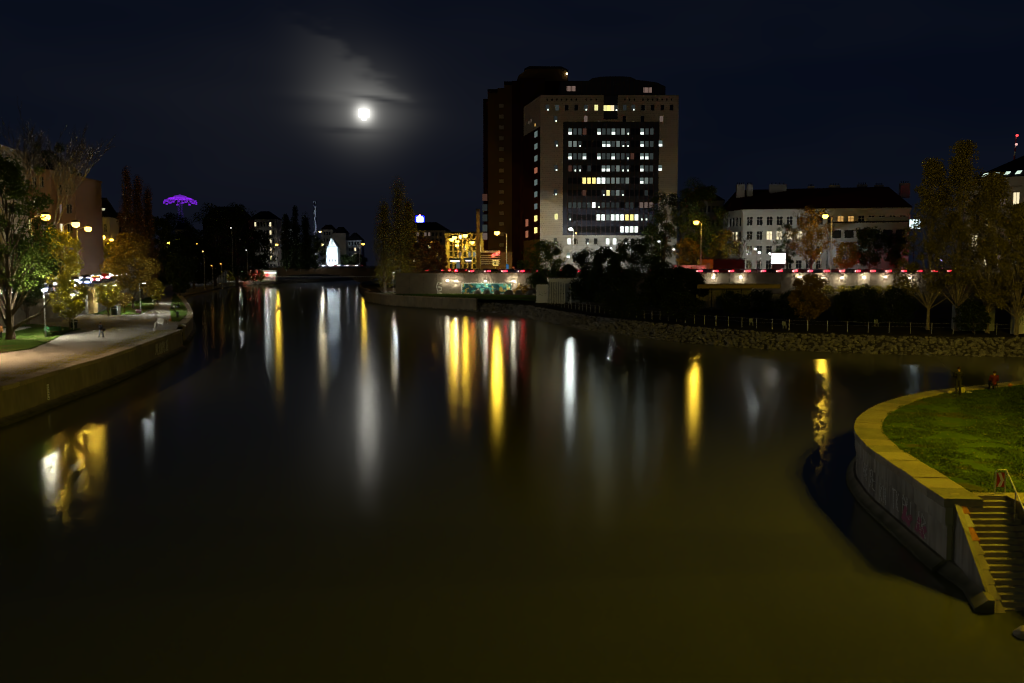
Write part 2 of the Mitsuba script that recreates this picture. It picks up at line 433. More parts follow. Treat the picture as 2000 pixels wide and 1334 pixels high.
for i in range(len(pts) - 1):
    a, b = pts[i], pts[i + 1]; t = (b - a) / np.linalg.norm(b - a); n = np.array([t[1], -t[0]]); e = .01 + .008 * rng.random(); d = .012 * rng.random()
    far = np.linalg.norm(a) > 60
    def quad(o0, o1, z0, z1):
        return prism(Polygon([a + t * e + n * o1, b - t * e + n * o1, b - t * e + n * o0, a + t * e + n * o0]), z0, z1)
    obj('top_band', quad(-.045, .20 + d, ZR - .95, ZR - .315), 'm_panel', qr)
    obj('panel', quad(-.045, .12 + d, .43, ZR - .965), 'm_panel', qr)
    obj('coping_stone', quad(-.72 if far else -1.05, .27, ZR - .31, ZR + .012 * rng.standard_normal() + .01), ('m_coping', 'm_coping', 'm_coping_b', 'm_coping_c')[int(rng.integers(0, 4))], qr)
lawn_in = out_line - normals2(out_line) * .98
lawn_poly = Polygon(np.vstack([lawn_in, [[XA - .2, YT + .45], [XB + 3.2, YT + .45], [60, YT + .4], [75, 90]]])).buffer(0)
gx = lawn_poly
obj('right_lawn', sheet(gx, ZR - .01), 'm_grass', kind='structure')
# grass blades: short tufts that break up the lawn
rng = np.random.default_rng(21)
vv, ff = [], []
minx, miny, maxx, maxy = gx.bounds
from shapely import contains_xy
N = 90000
xy = np.column_stack([rng.uniform(15, 36, N), rng.uniform(YT + .4, 60, N)])
ok = contains_xy(gx, xy[:, 0], xy[:, 1]) & (xy[:, 0] < .60 * xy[:, 1] + 1)
xy = xy[ok]
clump = meshkit.fbm(np.column_stack([xy * .9, xy[:, :1] * 0]), 4, 4); keep_ = clump > .38; xy, clump = xy[keep_], clump[keep_]
hgt = (.03 + .09 * rng.random(len(xy))) * (0.35 + 1.5 * np.clip(clump - .35, 0, 1) * 2)
a = rng.uniform(0, 6.283, len(xy)); w = .02 + .02 * rng.random(len(xy)); lean = rng.normal(0, .04, (len(xy), 2))
base = np.column_stack([xy, np.full(len(xy), ZR - .012)]); dx = np.column_stack([np.cos(a) * w, np.sin(a) * w, a * 0])
v = np.stack([base - dx, base + dx, base + np.column_stack([lean, hgt])], 1).reshape(-1, 3)
k = obj('grass', trimesh.Trimesh(v, np.arange(len(v)).reshape(-1, 3), process=False), 'm_leaf_green', kind='stuff')
labels[k].update(label='short grass growing over the rounded lawn at the right', category='grass')

lv = []
for i in range(620):
    p = np.array([rng.uniform(15, 30), rng.uniform(YT + .6, 50)])
    if not contains_xy(gx, p[0], p[1]): continue
    a = rng.uniform(0, 6.28); s_ = rng.uniform(.035, .075); c, d = math.cos(a) * s_, math.sin(a) * s_; z_ = ZR + rng.uniform(.03, .09)
    lv.append(np.array([[p[0] + c, p[1] + d, z_], [p[0] - d * .6, p[1] + c * .6, z_ + .02], [p[0] - c, p[1] - d, z_], [p[0] + d * .6, p[1] - c * .6, z_ + .01]]))
v = np.array(lv).reshape(-1, 3); q = np.arange(len(v)).reshape(-1, 4)
k = obj('fallen_leaves', trimesh.Trimesh(v, np.vstack([q[:, [0, 1, 2]], q[:, [0, 2, 3]]]), process=False), 'm_leaf_yellow', kind='stuff')
labels[k].update(label='pale fallen leaves scattered over the rounded lawn at the right', category='leaves')

# stairs going down to the water
st = thing('river_stairs', 'concrete stairs going down from the lawn to the water', 'stairs')
XC = P(1940, 1190, 0)[0]
for i in range(NST):
    y1, z1 = YT - i * TREAD, ZR - .152 * (i + 1) + .02
    xl = XA - .08 - (i + .5) / NST * .70
    obj('step', bx(xl - .12, XB + .12, y1 - TREAD - .03, y1, max(z1 - .45, -1), z1), 'm_coping', st)
obj('landing', bx(XA - .1, XB + .1, YT + .0, YT + .46, ZR - .3, ZR + .012), 'm_coping', st)


def cheek(x0, x1, top0, top1, ya, yb):
    v = np.array([[x0, ya, -1.2], [x1, ya, -1.2], [x1, yb, -1.2], [x0, yb, -1.2], [x0, ya, top0], [x1, ya, top0], [x1, yb, top1], [x0, yb, top1]])
    f = np.array([[0, 2, 1], [0, 3, 2], [4, 5, 6], [4, 6, 7], [0, 1, 5], [0, 5, 4], [1, 2, 6], [1, 6, 5], [2, 3, 7], [2, 7, 6], [3, 0, 4], [3, 4, 7]])
    m = trimesh.Trimesh(v, f, process=False); m.fix_normals(); return m


diff('m_orange_block', mottled((.36, .13, .04), (.50, .24, .09), 3.0, 20.0))
diff('m_worn_white', mottled((.30, .28, .24), (.60, .57, .50), 3.0, 20.0))
nb = 9
for i in range(nb):                                           # the sloping left cheek: blocks, two of them orange
    ya, yb = YT + .25 - (YT - YB + .55) * i / nb, YT + .25 - (YT - YB + .55) * (i + 1) / nb + .012
    za, zb = [ZR + .05 + (y - YT) * (ZR / (YT - YB)) * .97 if y < YT else ZR + .05 for y in (ya, yb)]
    xs = XA - .42 - .70 * i / nb
    obj('cheek_block', cheek(xs, xs + .34, za, zb, ya, yb), ['m_coping', 'm_orange_block', 'm_worn_white', 'm_orange_block'][i] if i < 4 else 'm_coping', st,
        label={1: 'orange painted block, the higher one', 2: 'worn white block between two orange ones', 3: 'orange painted block, the lower one'}.get(i))
# the wall side under the left cheek
cw = MB()
pz = pts[-1]
side = np.array([[pz[0] + .10, pz[1] + .1, -1.2], [XA - 1.12, YB - .3, -1.2], [XA - 1.12, YB - .3, -.05], [pz[0] + .1, pz[1] + .1, ZR - .1]])
side2 = side + np.array([.3, .1, 0])
m = trimesh.Trimesh(np.vstack([side, side2]), np.array([[0, 1, 2], [0, 2, 3], [5, 4, 7], [5, 7, 6], [3, 2, 6], [3, 6, 7], [1, 5, 6], [1, 6, 2], [4, 0, 3], [4, 3, 7]]), process=False); m.fix_normals()
obj('side_wall', m, 'm_panel', st)
cwl = np.array([[pz[0] + .06, pz[1] + .3], [XA - .55, (pz[1] + YB) / 2], [XA - 1.15, YB - .28]])
obj('wall_foot', profile_sweep(even(cwl, 1.0), [(-.04, -1.5), (.55, -1.5), (.50, .12), (.14, .42), (-.04, .42)]), 'm_stone_wall', qr)
# right cheek and the platform right of the stairs
obj('right_platform', bx(XB + .14, 60, YB - 6, YT + .44, -1.2, ZR - .006), 'm_stone_wall', kind='structure')
for i in range(7): obj('platform_coping', bx(XB + .10, XB + 1.0, YT + .43 - (i + 1) * 1.5 + .02, YT + .43 - i * 1.5, ZR - .005, ZR + .018), 'm_coping', st)
# graffiti: painted strokes lying on the wall panels
rngg = np.random.default_rng(31)


def painted(i, strokes, z0, h, matn, name='graffiti', u0=.1, u1=.9):
    """strokes in a unit square, painted 4 mm proud on panel i of the rounded wall"""
    a, b = pts[i], pts[i + 1]; t = (b - a) / np.linalg.norm(b - a); n = np.array([t[1], -t[0]]); L = np.linalg.norm(b - a); ms = []
    for s in strokes:
        g = LineString(s).buffer(.028 if matn != 'm_pink' else .13, cap_style=2)
        g = affinity.scale(g, L * (u1 - u0), h, origin=(0, 0)); m = trimesh.creation.extrude_polygon(g, .004, engine='earcut'); ms.append(m)
    m = trimesh.util.concatenate(ms); v = m.vertices
    w = np.column_stack([a[0] + t[0] * (v[:, 0] + u0 * L) + n[0] * (.136 + v[:, 2]), a[1] + t[1] * (v[:, 0] + u0 * L) + n[1] * (.136 + v[:, 2]), z0 + v[:, 1]])
    m = trimesh.Trimesh(w, m.faces, process=False); m.fix_normals()
    return obj(name, m, matn, qr)


diff('m_chalk', (.50, .50, .46)); diff('m_pink', (.34, .11, .17)); diff('m_black_paint', (.02, .02, .02))
GL = [[[(0, 1), (0, 0)], [(0, 1), (.4, .55), (0, .5)], [(.45, 1), (.45, .05), (.8, .02)], [(.85, .9), (.85, .1)]],
      [[(.05, .1), (.25, 1), (.45, .1)], [(.12, .45), (.4, .45)], [(.55, 1), (.55, 0)], [(.55, 1), (.9, .7), (.6, .5), (.95, 0)]],
      [[(.4, .95), (.1, .8), (.35, .5), (.05, .05)], [(.5, .1), (.5, .95), (.85, .95)], [(.5, .5), (.8, .5)], [(.5, .1), (.9, .08)]],
      [[(.1, .95), (.1, 0)], [(.45, .95), (.12, .45), (.45, .05)], [(.6, .05), (.6, .95), (.9, .05), (.9, .95)]],
      [[(.1, .9), (.6, .95)], [(.35, .95), (.33, .05)], [(.7, .1), (.72, .95)], [(.95, .9), (.75, .5), (.98, .1)]]]
near = [i for i in range(len(pts) - 1) if np.linalg.norm(pts[i]) < 47]
for j, i in enumerate(near[-12:]):
    if j in (0, 7): continue
    zz = .55 + .35 * rngg.random()
    painted(i, GL[j % 5], zz, .75 + .3 * rngg.random(), 'm_chalk' if j < 8 else 'm_black_paint', u0=.08 + .1 * rngg.random(), u1=.8)
    if j in (5, 6): painted(i, [[(.1, .1), (.4, .9)], [(.3, .2), (.9, .6)], [(.6, .05), (.7, .5)]], .5, .8, 'm_pink', u0=.05, u1=.9)

# right bank: rubble slope, park ground, retaining wall, street
wl_px = [(712, 589), (735, 594), (760, 598), (850, 604), (930, 608), (1000, 615), (1100, 636), (1200, 651), (1320, 667), (1500, 682), (1700, 690), (1850, 694), (2000, 697), (2250, 701)]
wl = smooth_line([P(x, y, 0)[:2] for x, y in wl_px], 2.0)
tipwall = even(smooth_line([np.array([-95., 700.]), np.array([-86., 520.]), np.array([-66., 390.]), np.array([-50., 312.])] + [P(x, y, 0)[:2] for x, y in wl_px[:5]], 3.0), 3.0)
qt = thing('quay_wall', 'low dark quay wall round the tip of the opposite bank', 'wall')
obj('wall_face', profile_sweep(tipwall, [(-.5, -1.5), (.1, -1.5), (-.05, 2.9), (-.5, 2.9)]), 'm_stone_wall', qt)
for i in range(len(tipwall) - 1):
    a, b = tipwall[i], tipwall[i + 1]
    if a[1] > 330: continue
    t = (b - a) / np.linalg.norm(b - a); n = np.array([t[1], -t[0]])
    obj('coping_stone', prism(Polygon([a + t * .02 + n * .05, b - t * .02 + n * .05, b - t * .02 - n * .75, a + t * .02 - n * .75]), 2.91, 3.2), 'm_coping', qt)
WALL_Y = lambda x: 264 + .085 * (x + 14)


def zpark(x, y):
    i = np.argmin((wl[:, 0] - x) ** 2 + (wl[:, 1] - y) ** 2); d = math.hypot(wl[i, 0] - x, wl[i, 1] - y)
    return float(np.interp(d, [0, 4.2, 14, 60, 120], [-.3, 2.05, 2.4, 2.9, 3.0]) if x > -8 else np.interp(x, [-20, -8], [3.05, 2.9]))


rub = wl[wl[:, 0] > -14]
nr = normals2(rub)                                           # right-hand side = the water
grid_rows = [lift(rub - nr * o, z) for o, z in ((-.6, -1.0), (0, -.1), (2.2, 1.05), (4.3, 2.05))]
gm = trimesh.util.concatenate([strip(grid_rows[i], grid_rows[i + 1]) for i in range(3)])
if gm.face_normals[:, 2].sum() < 0: gm.invert()
obj('bank_soil', gm, 'm_soil', kind='structure')
inner_r = rub - nr * 4.2
back = [(x, WALL_Y(x)) for x in (230, 150, 60, -16)]
tip = tipwall[(tipwall[:, 1] < 420)]
tip_in = tip - normals2(tip) * .7
right_poly = Polygon(np.vstack([tip_in, inner_r[inner_r[:, 0] > tip_in[-1, 0] + 2], back, [(-40, 300), (-50, 420)]])).buffer(0)
gp = sheet(right_poly.segmentize(12.0), zpark)
gp.vertices[:, 2] = np.maximum(gp.vertices[:, 2], 1.95)
obj('park_ground', gp, 'm_soil', kind='structure')
gs = [P(x, y, 3.1)[:2] for x, y in [(770, 575), (830, 579.5), (900, 582.5), (1000, 584), (1046, 586), (1046, 577.5), (990, 576), (900, 574), (830, 571.5), (790, 570)]]
obj('tip_lawn', prism(Polygon(gs).buffer(0), 2.9, 3.16), 'm_grass', kind='structure')
gs2 = [P(x, y, 3.1)[:2] for x, y in [(745, 569), (790, 569.5), (900, 573.4), (990, 575.2), (1060, 577), (1060, 571), (990, 569.5), (900, 567), (790, 563), (735, 562)]]
obj('tip_path', prism(Polygon(gs2).buffer(0), 2.9, 3.17), 'm_asphalt', kind='structure')
# rubble stones
rng = np.random.default_rng(41)
rb = thing('rubble_bank', 'sloping bank of loose grey boulders along the opposite water line', 'stone bank')
variants = []
for q in range(6):
    m = ico(1, 1); v = m.vertices.copy(); v *= (1 + .26 * (meshkit.noise(v * 1.7 + q * 7, q)[:, None] - .5) * 2); v *= [1, .85, .7]; variants.append(mikit.ply(trimesh.Trimesh(v, m.faces, process=False), 'm_rock'))
seg = even(rub, .55); ns = normals2(seg); stones = []
for i in range(len(seg)):
    dist = np.linalg.norm(seg[i]); stepo = .50 if dist < 190 else .8
    for o in np.arange(-.2, 4.3, stepo):
        if dist > 190 and i % 2: continue
        r = (.22 + .16 * rng.random() ** 2 + (.14 if rng.random() < .06 else 0)) * (1 if dist < 190 else 1.5)
        p = seg[i] - ns[i] * (o + rng.normal(0, .12)) + rng.normal(0, .12, 2); stones.append((p[0], p[1], -.05 + o * .49 + .05 * rng.normal(), r, rng.uniform(0, 360), rng.integers(0, 6), r / dist if abs(p[0]) < .58 * p[1] else 0))
stones.sort(key=lambda s: -s[6])
rest = []
for j, s in enumerate(stones):
    if j < 300:
        put('stone', variants[s[5]], at(s[0], s[1], s[2], s[4], s[3]), rb)
    else:
        v, f = meshkit.WRITTEN[variants[s[5]]['filename']][:2]; c, d = math.cos(math.radians(s[4])), math.sin(math.radians(s[4]))
        rest.append((np.column_stack([v[:, 0] * c - v[:, 1] * d, v[:, 0] * d + v[:, 1] * c, v[:, 2]]) * s[3] + [s[0], s[1], s[2]], f))
n = len(rest[0][0])
k = obj('stones', trimesh.Trimesh(np.vstack([r[0] for r in rest]), np.vstack([r[1] + i * n for i, r in enumerate(rest)]), process=False), 'm_rock', rb, kind='stuff')

# the street on the right behind its wall
obj('right_street', sheet([(-60, 430), (-16, WALL_Y(-16)), (230, WALL_Y(230)), (600, WALL_Y(600)), (600, 292), (230, 290), (40, 288), (-20, 300), (-30, 430)], ZROAD), 'm_road', kind='structure')
obj('right_pavement', sheet([(-20, 300.1), (40, 288.1), (230, 290.1), (600, 292.1), (700, 1300), (-60, 1300), (-30, 430)], ZROAD + .12), 'm_asphalt', kind='structure')
obj('far_ground', sheet([(-900, 1100), (900, 1290), (2500, 4000), (-2500, 4000)], 8.6), 'm_soil', kind='structure')

# ---------------------------------------------------------------- buildings
def frame_of(A, B):
    """local frame of a front seen from the river: x from A to B, y away from the viewer"""
    A, B = np.asarray(A, float), np.asarray(B, float); d = (B - A) / np.linalg.norm(B - A)
    return np.array([[d[0], -d[1], 0, A[0]], [d[1], d[0], 0, A[1]], [0, 0, 1, 0], [0, 0, 0, 1]]), float(np.linalg.norm(B - A))


def tf(m, M):
    m = m.copy(); m.apply_transform(M); return m


LIT = {'W': (1.35, 1.55, 1.4), 'Y': (1.35, 1.12, .34), 'm': (.13, .16, .145), 'd': (.030, .038, .036), 'g': (.10, .135, .125), 'o': (.55, .30, .08), 'k': (.30, .10, .055), 'r': (.055, .024, .016),
       'w': (1.0, .85, .52), 'p': (.12, .085, .07), 'y': (.9, .85, .35), 'q': (.016, .02, .02), 'c': (1.3, 1.5, 1.25)}


def window(owner, M, x0, x1, z0, z1, y, lit='.', frame=None, bars=0, W=None):
    """one window of a front: pane set back at y, a frame with glazing bars where the photograph shows them, a blind where half is bright"""
    e = .03
    pane = lambda a, b: tf(bx(x0 + e, x1 - e, y, y + .05, a + e, b - e), M)
    if lit in 'Bb':
        k = obj('window', pane(z0, z1), 'm_glass_dark', owner, emit=LIT['g' if lit == 'B' else 'q'])
        zm = z0 + (z1 - z0) * (.44 if lit == 'B' else .30)
        xa, xb = (x0 + .05, x1 - .05) if lit == 'B' else (x0 + (x1 - x0) * .45, x1 - .2)
        obj('lit_strip', tf(bx(xa, xb, y - .03, y - .004, z0 + .05, zm), M), 'm_glass_dark', k, emit=LIT['W' if lit == 'B' else 'c'])
    elif lit == '.':
        k = obj('window', pane(z0, z1), 'm_glass_dark', owner)
    else:
        k = obj('window', pane(z0, z1), 'm_glass_dark', owner, emit=LIT[lit])
    if frame:
        fm = MB(); t = .09; ya, yb = y - .07, y - .006
        fm.box(x0, x0 + t, ya, yb, z0, z1).box(x1 - t, x1, ya, yb, z0, z1).box(x0 + t, x1 - t, ya, yb, z0, z0 + t).box(x0 + t, x1 - t, ya, yb, z1 - t, z1)
        if bars: fm.box((x0 + x1) / 2 - .05, (x0 + x1) / 2 + .05, ya, yb, z0 + t, z1 - t)
        if bars > 1: fm.box(x0 + t, x1 - t, ya + .004, yb, z0 + (z1 - z0) * .64, z0 + (z1 - z0) * .64 + .08)
        obj('frame', tf(fm.mesh(), M), frame, k)
    return k


def wall_holes(w, z0, z1, holes, t=.35, x0=0.0):
    poly = Polygon([(x0, z0), (x0 + w, z0), (x0 + w, z1), (x0, z1)])
    for h in holes: poly = poly.difference(sbox(h[0], h[2], h[1], h[3]))
    ms = [slab(g, 0, t) for g in getattr(poly, 'geoms', [poly])]
    return trimesh.util.concatenate(ms) if len(ms) > 1 else ms[0]


def hip_roof(w, d, z, h, over=.5, run=None, x0=0.0):
    r = run if run is not None else d / 2
    v = np.array([[x0 - over, -over, z], [w + over, -over, z], [w + over, d + over, z], [x0 - over, d + over, z], [r, d / 2, z + h], [w - r, d / 2, z + h]])
    m = trimesh.Trimesh(v, [[0, 1, 5], [0, 5, 4], [1, 2, 5], [2, 3, 4], [2, 4, 5], [3, 0, 4], [0, 3, 2], [0, 2, 1]], process=False); m.fix_normals(); return m


def house(name, label, A, B, z0, z1, depth, wallmat, cols, rows, win, lit, roof=None, roofmat='m_roof', roof_h=5.0, cat='building', frame=None, bars=0, margin=1.5, z_first=None, pitch_z=None, cornice=True, trim=None, side=None):
    """a block with recessed windows: lit is one string per row, top row first"""
    M, w = frame_of(A, B); k = thing(name, label, cat); holes = []
    pitch = (w - 2 * margin) / max(cols, 1); pz = pitch_z or (z1 - z0 - 1.2) / rows; zf = z_first if z_first is not None else z0 + 1.2 + (pz - win[1]) * .3
    win = (min(win[0], (.74 if win[0] > 3 else .60) * pitch), win[1])
    for r in range(rows):
        s = lit[r] if r < len(lit) else ''
        for c in range(cols):
            x = margin + pitch * (c + .5); z = zf + pz * (rows - 1 - r); ch = s[c % len(s)] if s else '.'
            if ch == ' ': continue
            holes.append((x - win[0] / 2, x + win[0] / 2, z, z + win[1], ch))
    wm = MB().add(wall_holes(w, z0, z1, holes)).box(0, w, .45, depth, z0, z1 - .02)
    obj('wall', tf(wm.mesh(), M), wallmat, k)
    for h in holes: window(k, M, *h[:4], .22, h[4], frame, bars)
    if cornice: obj('cornice', tf(MB().box(-.35, w + .35, -.45, -.002, z1 - .75, z1 - .2).box(-.2, w + .2, -.2, -.003, z1 - 1.1, z1 - .76).mesh(), M), trim or wallmat, k)
    if roof == 'hip': obj('roof', tf(hip_roof(w, depth, z1 + .003, roof_h), M), roofmat, k)
    elif roof == 'flat': obj('roof', tf(bx(-.2, w + .2, -.2, depth + .2, z1 + .003, z1 + .5), M), roofmat, k)
    return k, M, w


# --- the office tower
TD = 305.0
TX = lambda px: D(px, 340, TD)[0]
TZ = lambda py: D(1190, py, TD)[2]
tw = thing('office_tower', 'tall office tower with pale concrete frame round a dark glass front of lit windows', 'building')
Mt = np.eye(4); Mt[1, 3] = TD
xl, xr = TX(1055), TX(1323.5)
ztop, zcw1, zcw0 = TZ(185.5), TZ(237), TZ(459.5)
cx0, cx1 = TX(1099.5), TX(1287)
colx = [TX(1113.6 + 9.36 * i) for i in range(18)]; cw = colx[1] - colx[0]
rowz = [(TZ(170 + a / 6.667), TZ(170 + b / 6.667)) for a, b in [(534, 617), (697, 777), (857, 938), (1017, 1096), (1177, 1256), (1337, 1414), (1497, 1574), (1656, 1735), (1812, 1893)]]
rowz = [(min(a), max(a)) for a in rowz]
rows_lit = ['Bddr..BddBdmb..Bdd', 'mmb....BBdmbb..Bdd', 'BddB..BddBddbr.BBd', 'rbb.q..BBdmbb..Bdd', '...YYYWWmmmdm..Bmd', '...r...bydmb....q.',
            'dddqdWbdqqq.qq.ppp', 'b.....WWmWWWYYWbbq', '...........WWWc...']
topw = []
for i, px in enumerate((192, 318, 440, 565, 690, 825, 1195, 1305, 1430, 1555, 1680, 1800)):
    x = TX(1040 + px / 6.667); topw.append((x - .62, x + .62, TZ(215.7), TZ(204.3), 'bd..byqb....'[i]))
sq = [TX(1040 + p / 6.667) for p in (188, 251, 314, 377, 440, 503, 566, 693, 756, 822, 1195, 1255, 1317, 1430, 1492, 1553, 1615, 1677, 1738, 1800)]
squares = [(x - .27, x + .27, TZ(196.6), TZ(191.9), '.') for x in sq]
sidew = []
for px, c, r in [(300, 'b', 0), (310, 'b', 2), (307, 'b', 4), (302, 'b', 6), (312, 'y', 8), (303, 'b', 10), (690, 'p', 0), (1190, '.', 0), (1425, '.', 0), (1672, 'p', 0), (1665, 'B', 2), (1665, 'B', 4)]:
    x = TX(1040 + px / 6.667); z = rowz[0][0] + (rowz[0][1] - rowz[0][0]) - (rowz[0][0] - rowz[1][0]) * (r - 1); sidew.append((x - .6, x + .6, z - 2.0, z, c))
basew = []
for px, c in ((483, 'W'), (570, '.'), (720, 'b'), (830, '.'), (987, 'W'), (1078, 'W'), (1225, 'b'), (1315, '.'), (1450, 'b'), (1540, '.'), (1630, '.')):
    x = TX(1040 + px / 6.667); basew.append((x - .62, x + .62, TZ(340 + 915 / 6.667), TZ(340 + 836 / 6.667), c))
for px, c in ((472, 'B'), (555, 'd'), (710, 'b'), (830, '.'), (987, '.'), (1078, '.'), (1225, '.'), (1315, '.')):
    x = TX(1040 + px / 6.667); basew.append((x - .62, x + .62, TZ(340 + 1095 / 6.667), TZ(340 + 1020 / 6.667), c))
slot = (TX(1178), TX(1206), TZ(233), ztop + 1)
base_top = zcw0 - .003
keep = [h for h in sidew if h[2] > base_top] ; low = [h for h in sidew if h[2] <= base_top]
obj('concrete_front', tf(MB().add(wall_holes(xr - xl, base_top, ztop, topw + squares + keep + [(cx0, cx1, base_top - 1, zcw1), slot], .9, xl)).mesh(), Mt), 'm_concrete_tower', tw)
obj('base_front', tf(MB().add(wall_holes(xr - xl, 8.8, base_top - .004, basew + low, .9, xl)).mesh(), Mt), 'm_concrete_base', tw)
bulk = MB().box(xl + .02, xr - .02, 1.6, 22.9, 8.8, ztop - .6)
obj('core', tf(bulk.mesh(), Mt), 'm_dark', tw)
for h in topw + keep + low + basew: window(tw, Mt, *h[:4], .45, h[4])
for h in squares: window(tw, Mt, *h[:4], .45, '.')
# lit strip of the slot
sx = np.linspace(slot[0], slot[1], 5)
for i in range(4):
    obj('slot_pane', tf(bx(sx[i] + .04, sx[i + 1] - .04, .9, .95, TZ(231), TZ(217)), Mt), 'm_navy', tw)
    window(tw, Mt, sx[i], sx[i + 1], TZ(216), TZ(204.5), .9, 'yYwb'[i])
    obj('slot_pane', tf(bx(sx[i] + .04, sx[i + 1] - .04, .9, .95, TZ(203.5), ztop), Mt), 'm_navy', tw)
# curtain wall
for r in range(9):
    z0, z1 = rowz[r]
    for c in range(18):
        ch = rows_lit[r][c] if c < len(rows_lit[r]) else '.'
        window(tw, Mt, colx[c] - cw / 2 + .2, colx[c] + cw / 2 - .2, z0, z1, .75, ch)
edges = [zcw1] + [z for a in rowz for z in (a[1], a[0])] + [zcw0]
for i in range(0, len(edges), 2):
    zt_, zb_ = edges[i], edges[i + 1]
    obj('spandrel', tf(bx(cx0 + .02, cx1 - .02, .70, .95, zb_ + .02, zt_ - .02), Mt), 'm_navy', tw)
for c in range(19):
    x = colx[0] - cw / 2 + c * cw
    obj('mullion', tf(bx(x - .11, x + .11, .35, .698, zcw0 + .02, zcw1 - .02), Mt), 'm_mullion', tw)
obj('reveal', tf(bx(cx0 + .005, colx[0] - cw / 2 - .12, .5, .69, zcw0, zcw1), Mt), 'm_navy', tw); obj('reveal', tf(bx(colx[17] + cw / 2 + .12, cx1 - .005, .5, .69, zcw0, zcw1), Mt), 'm_navy', tw)
# glass crown on the roof, with its arched middle
cpx = [(1095, 186), (1095, 159), (1149, 158), (1156, 153), (1172, 150), (1190, 149), (1216, 149), (1232, 150.5), (1243, 156), (1262, 158), (1283, 161), (1300, 169), (1300, 186)]
crown = Polygon([(D(a, 170, TD + 5)[0], D(1190, b, TD + 5)[2]) for a, b in cpx])
Mc = np.eye(4); Mc[1, 3] = TD + 5
obj('glass_crown', tf(slab(crown, 0, 16), Mc), 'm_navy', tw)
for px in np.arange(1098, 1300, 9.4):
    x = D(px, 170, TD + 5)[0]; b = crown.intersection(LineString([(x, 0), (x, 200)])).bounds
    if len(b) == 4: obj('mullion', tf(bx(x - .1, x + .1, -.25, -.003, b[1], b[3]), Mc), 'm_mullion', tw)
for px in (1110.6, 1119.6, 1260.5, 1269):
    x = D(px, 170, TD + 5)[0]; z = D(1190, 173 if px < 1200 else 176, TD + 5)[2]
    obj('window', tf(bx(x - .72, x + .72, -.06, -.004, z - .85, z + .85), Mc), 'm_glass_dark', tw, emit=(.16, .105, .085))
# left flank of the front block
A_, B_ = np.array([TX(1026.5) * 1.0 - .35, TD + 23.0]), np.array([xl, TD + .9])
Ms, ws = frame_of(A_, B_)
flw = []
for i in range(9):
    z0, z1 = rowz[i]; c = 'gggkggg' [i] if i < 7 else 'Y'
    flw.append((ws - 8.4, ws - 3.6, z0, z1, 'g' if c == 'g' else c))
obj('flank', tf(wall_holes(ws, TZ(246), ztop - .01, [(ws - 16.2, ws - 14.8, TZ(227), TZ(221), '.'), (ws - 13.2, ws - 11.8, TZ(227), TZ(219), '.'), (ws - 8, ws - 6, TZ(240), TZ(233.5), '.')], .4), Ms), 'm_concrete_tower', tw)
for h in ((ws - 16.2, ws - 14.8, TZ(227), TZ(221)), (ws - 13.2, ws - 11.8, TZ(227), TZ(219)), (ws - 8, ws - 6, TZ(240), TZ(233.5))): window(tw, Ms, *h, .2, 'p' if h[0] < ws - 9 else 'o')
obj('flank_panel', tf(wall_holes(ws, TZ(466), TZ(246.5), flw + [(ws - 20.6, ws - 16, TZ(437), TZ(422)), (ws - 20.6, ws - 16, TZ(460), TZ(446))], .4), Ms), 'm_red_panel', tw)
for h in flw: window(tw, Ms, *h[:4], .2, h[4])
for h in ((ws - 20.6, ws - 16, TZ(437), TZ(422)), (ws - 20.6, ws - 16, TZ(460), TZ(446))): window(tw, Ms, *h, .2, 'k')
obj('flank_base', tf(bx(0, ws, 0, .4, 8.8, TZ(466.5)), Ms), 'm_brown_panel', tw)
# rear blocks stepping back to the left
def rear(px0, px1, ptop, y, dep, matn, name='rear_block'):
    a, b = D(px0, 340, y)[0], D(px1, 340, y)[0]; z = D(1000, ptop, y)[2]
    obj(name, bx(a, b, y, y + dep, 8.8, z), matn, tw); return a, b, z
rear(1016, 1064, 152, 330, 46, 'm_red_panel')
rear(1000, 1140, 158, 342, 40, 'm_red_panel')
rear(985, 1014, 166, 352, 40, 'm_brown_panel')
rear(972, 992, 172, 358, 38, 'm_brown_panel')
rear(953, 976, 181, 366, 36, 'm_brown_panel')
rear(944, 958, 193, 376, 30, 'm_red_panel')
for (px0, px1, ptop, y) in ((984.6, 1004, 165, 351.6), (952.6, 972, 180, 365.6)):   # dark caps of the piers
    a, b = D(px0, 340, y)[0], D(px1, 340, y)[0]; z = D(1000, ptop, y)[2]
    obj('pier_cap', bx(a, b, y, y + 12, z, z + 1.2), 'm_dark', tw)
for (px0, px1, y) in ((1006, 1015.5, 351.2), (975, 984, 357.4)):                    # balconies between the piers
    a, b = D(px0, 340, y)[0], D(px1, 340, y)[0]
    for i in range(15):
        z = 15 + i * 4.16
        obj('balcony', bx(a, b, y - 1.3, y - .003, z, z + 1.3), 'm_stucco', tw)
for i, (py, c) in enumerate(((385, 'r'), (405, 'q'), (425, 'q'), (445, 'd'), (461, 'p'))):
    x = D(944.5, py, 375.6)[0]; z = D(944.5, py, 375.6)[2]
    obj('window', bx(x - .5, x + 1.5, 375.5, 375.9, z - 1.5, z + 1.3), 'm_glass_dark', tw, emit=LIT[c] )
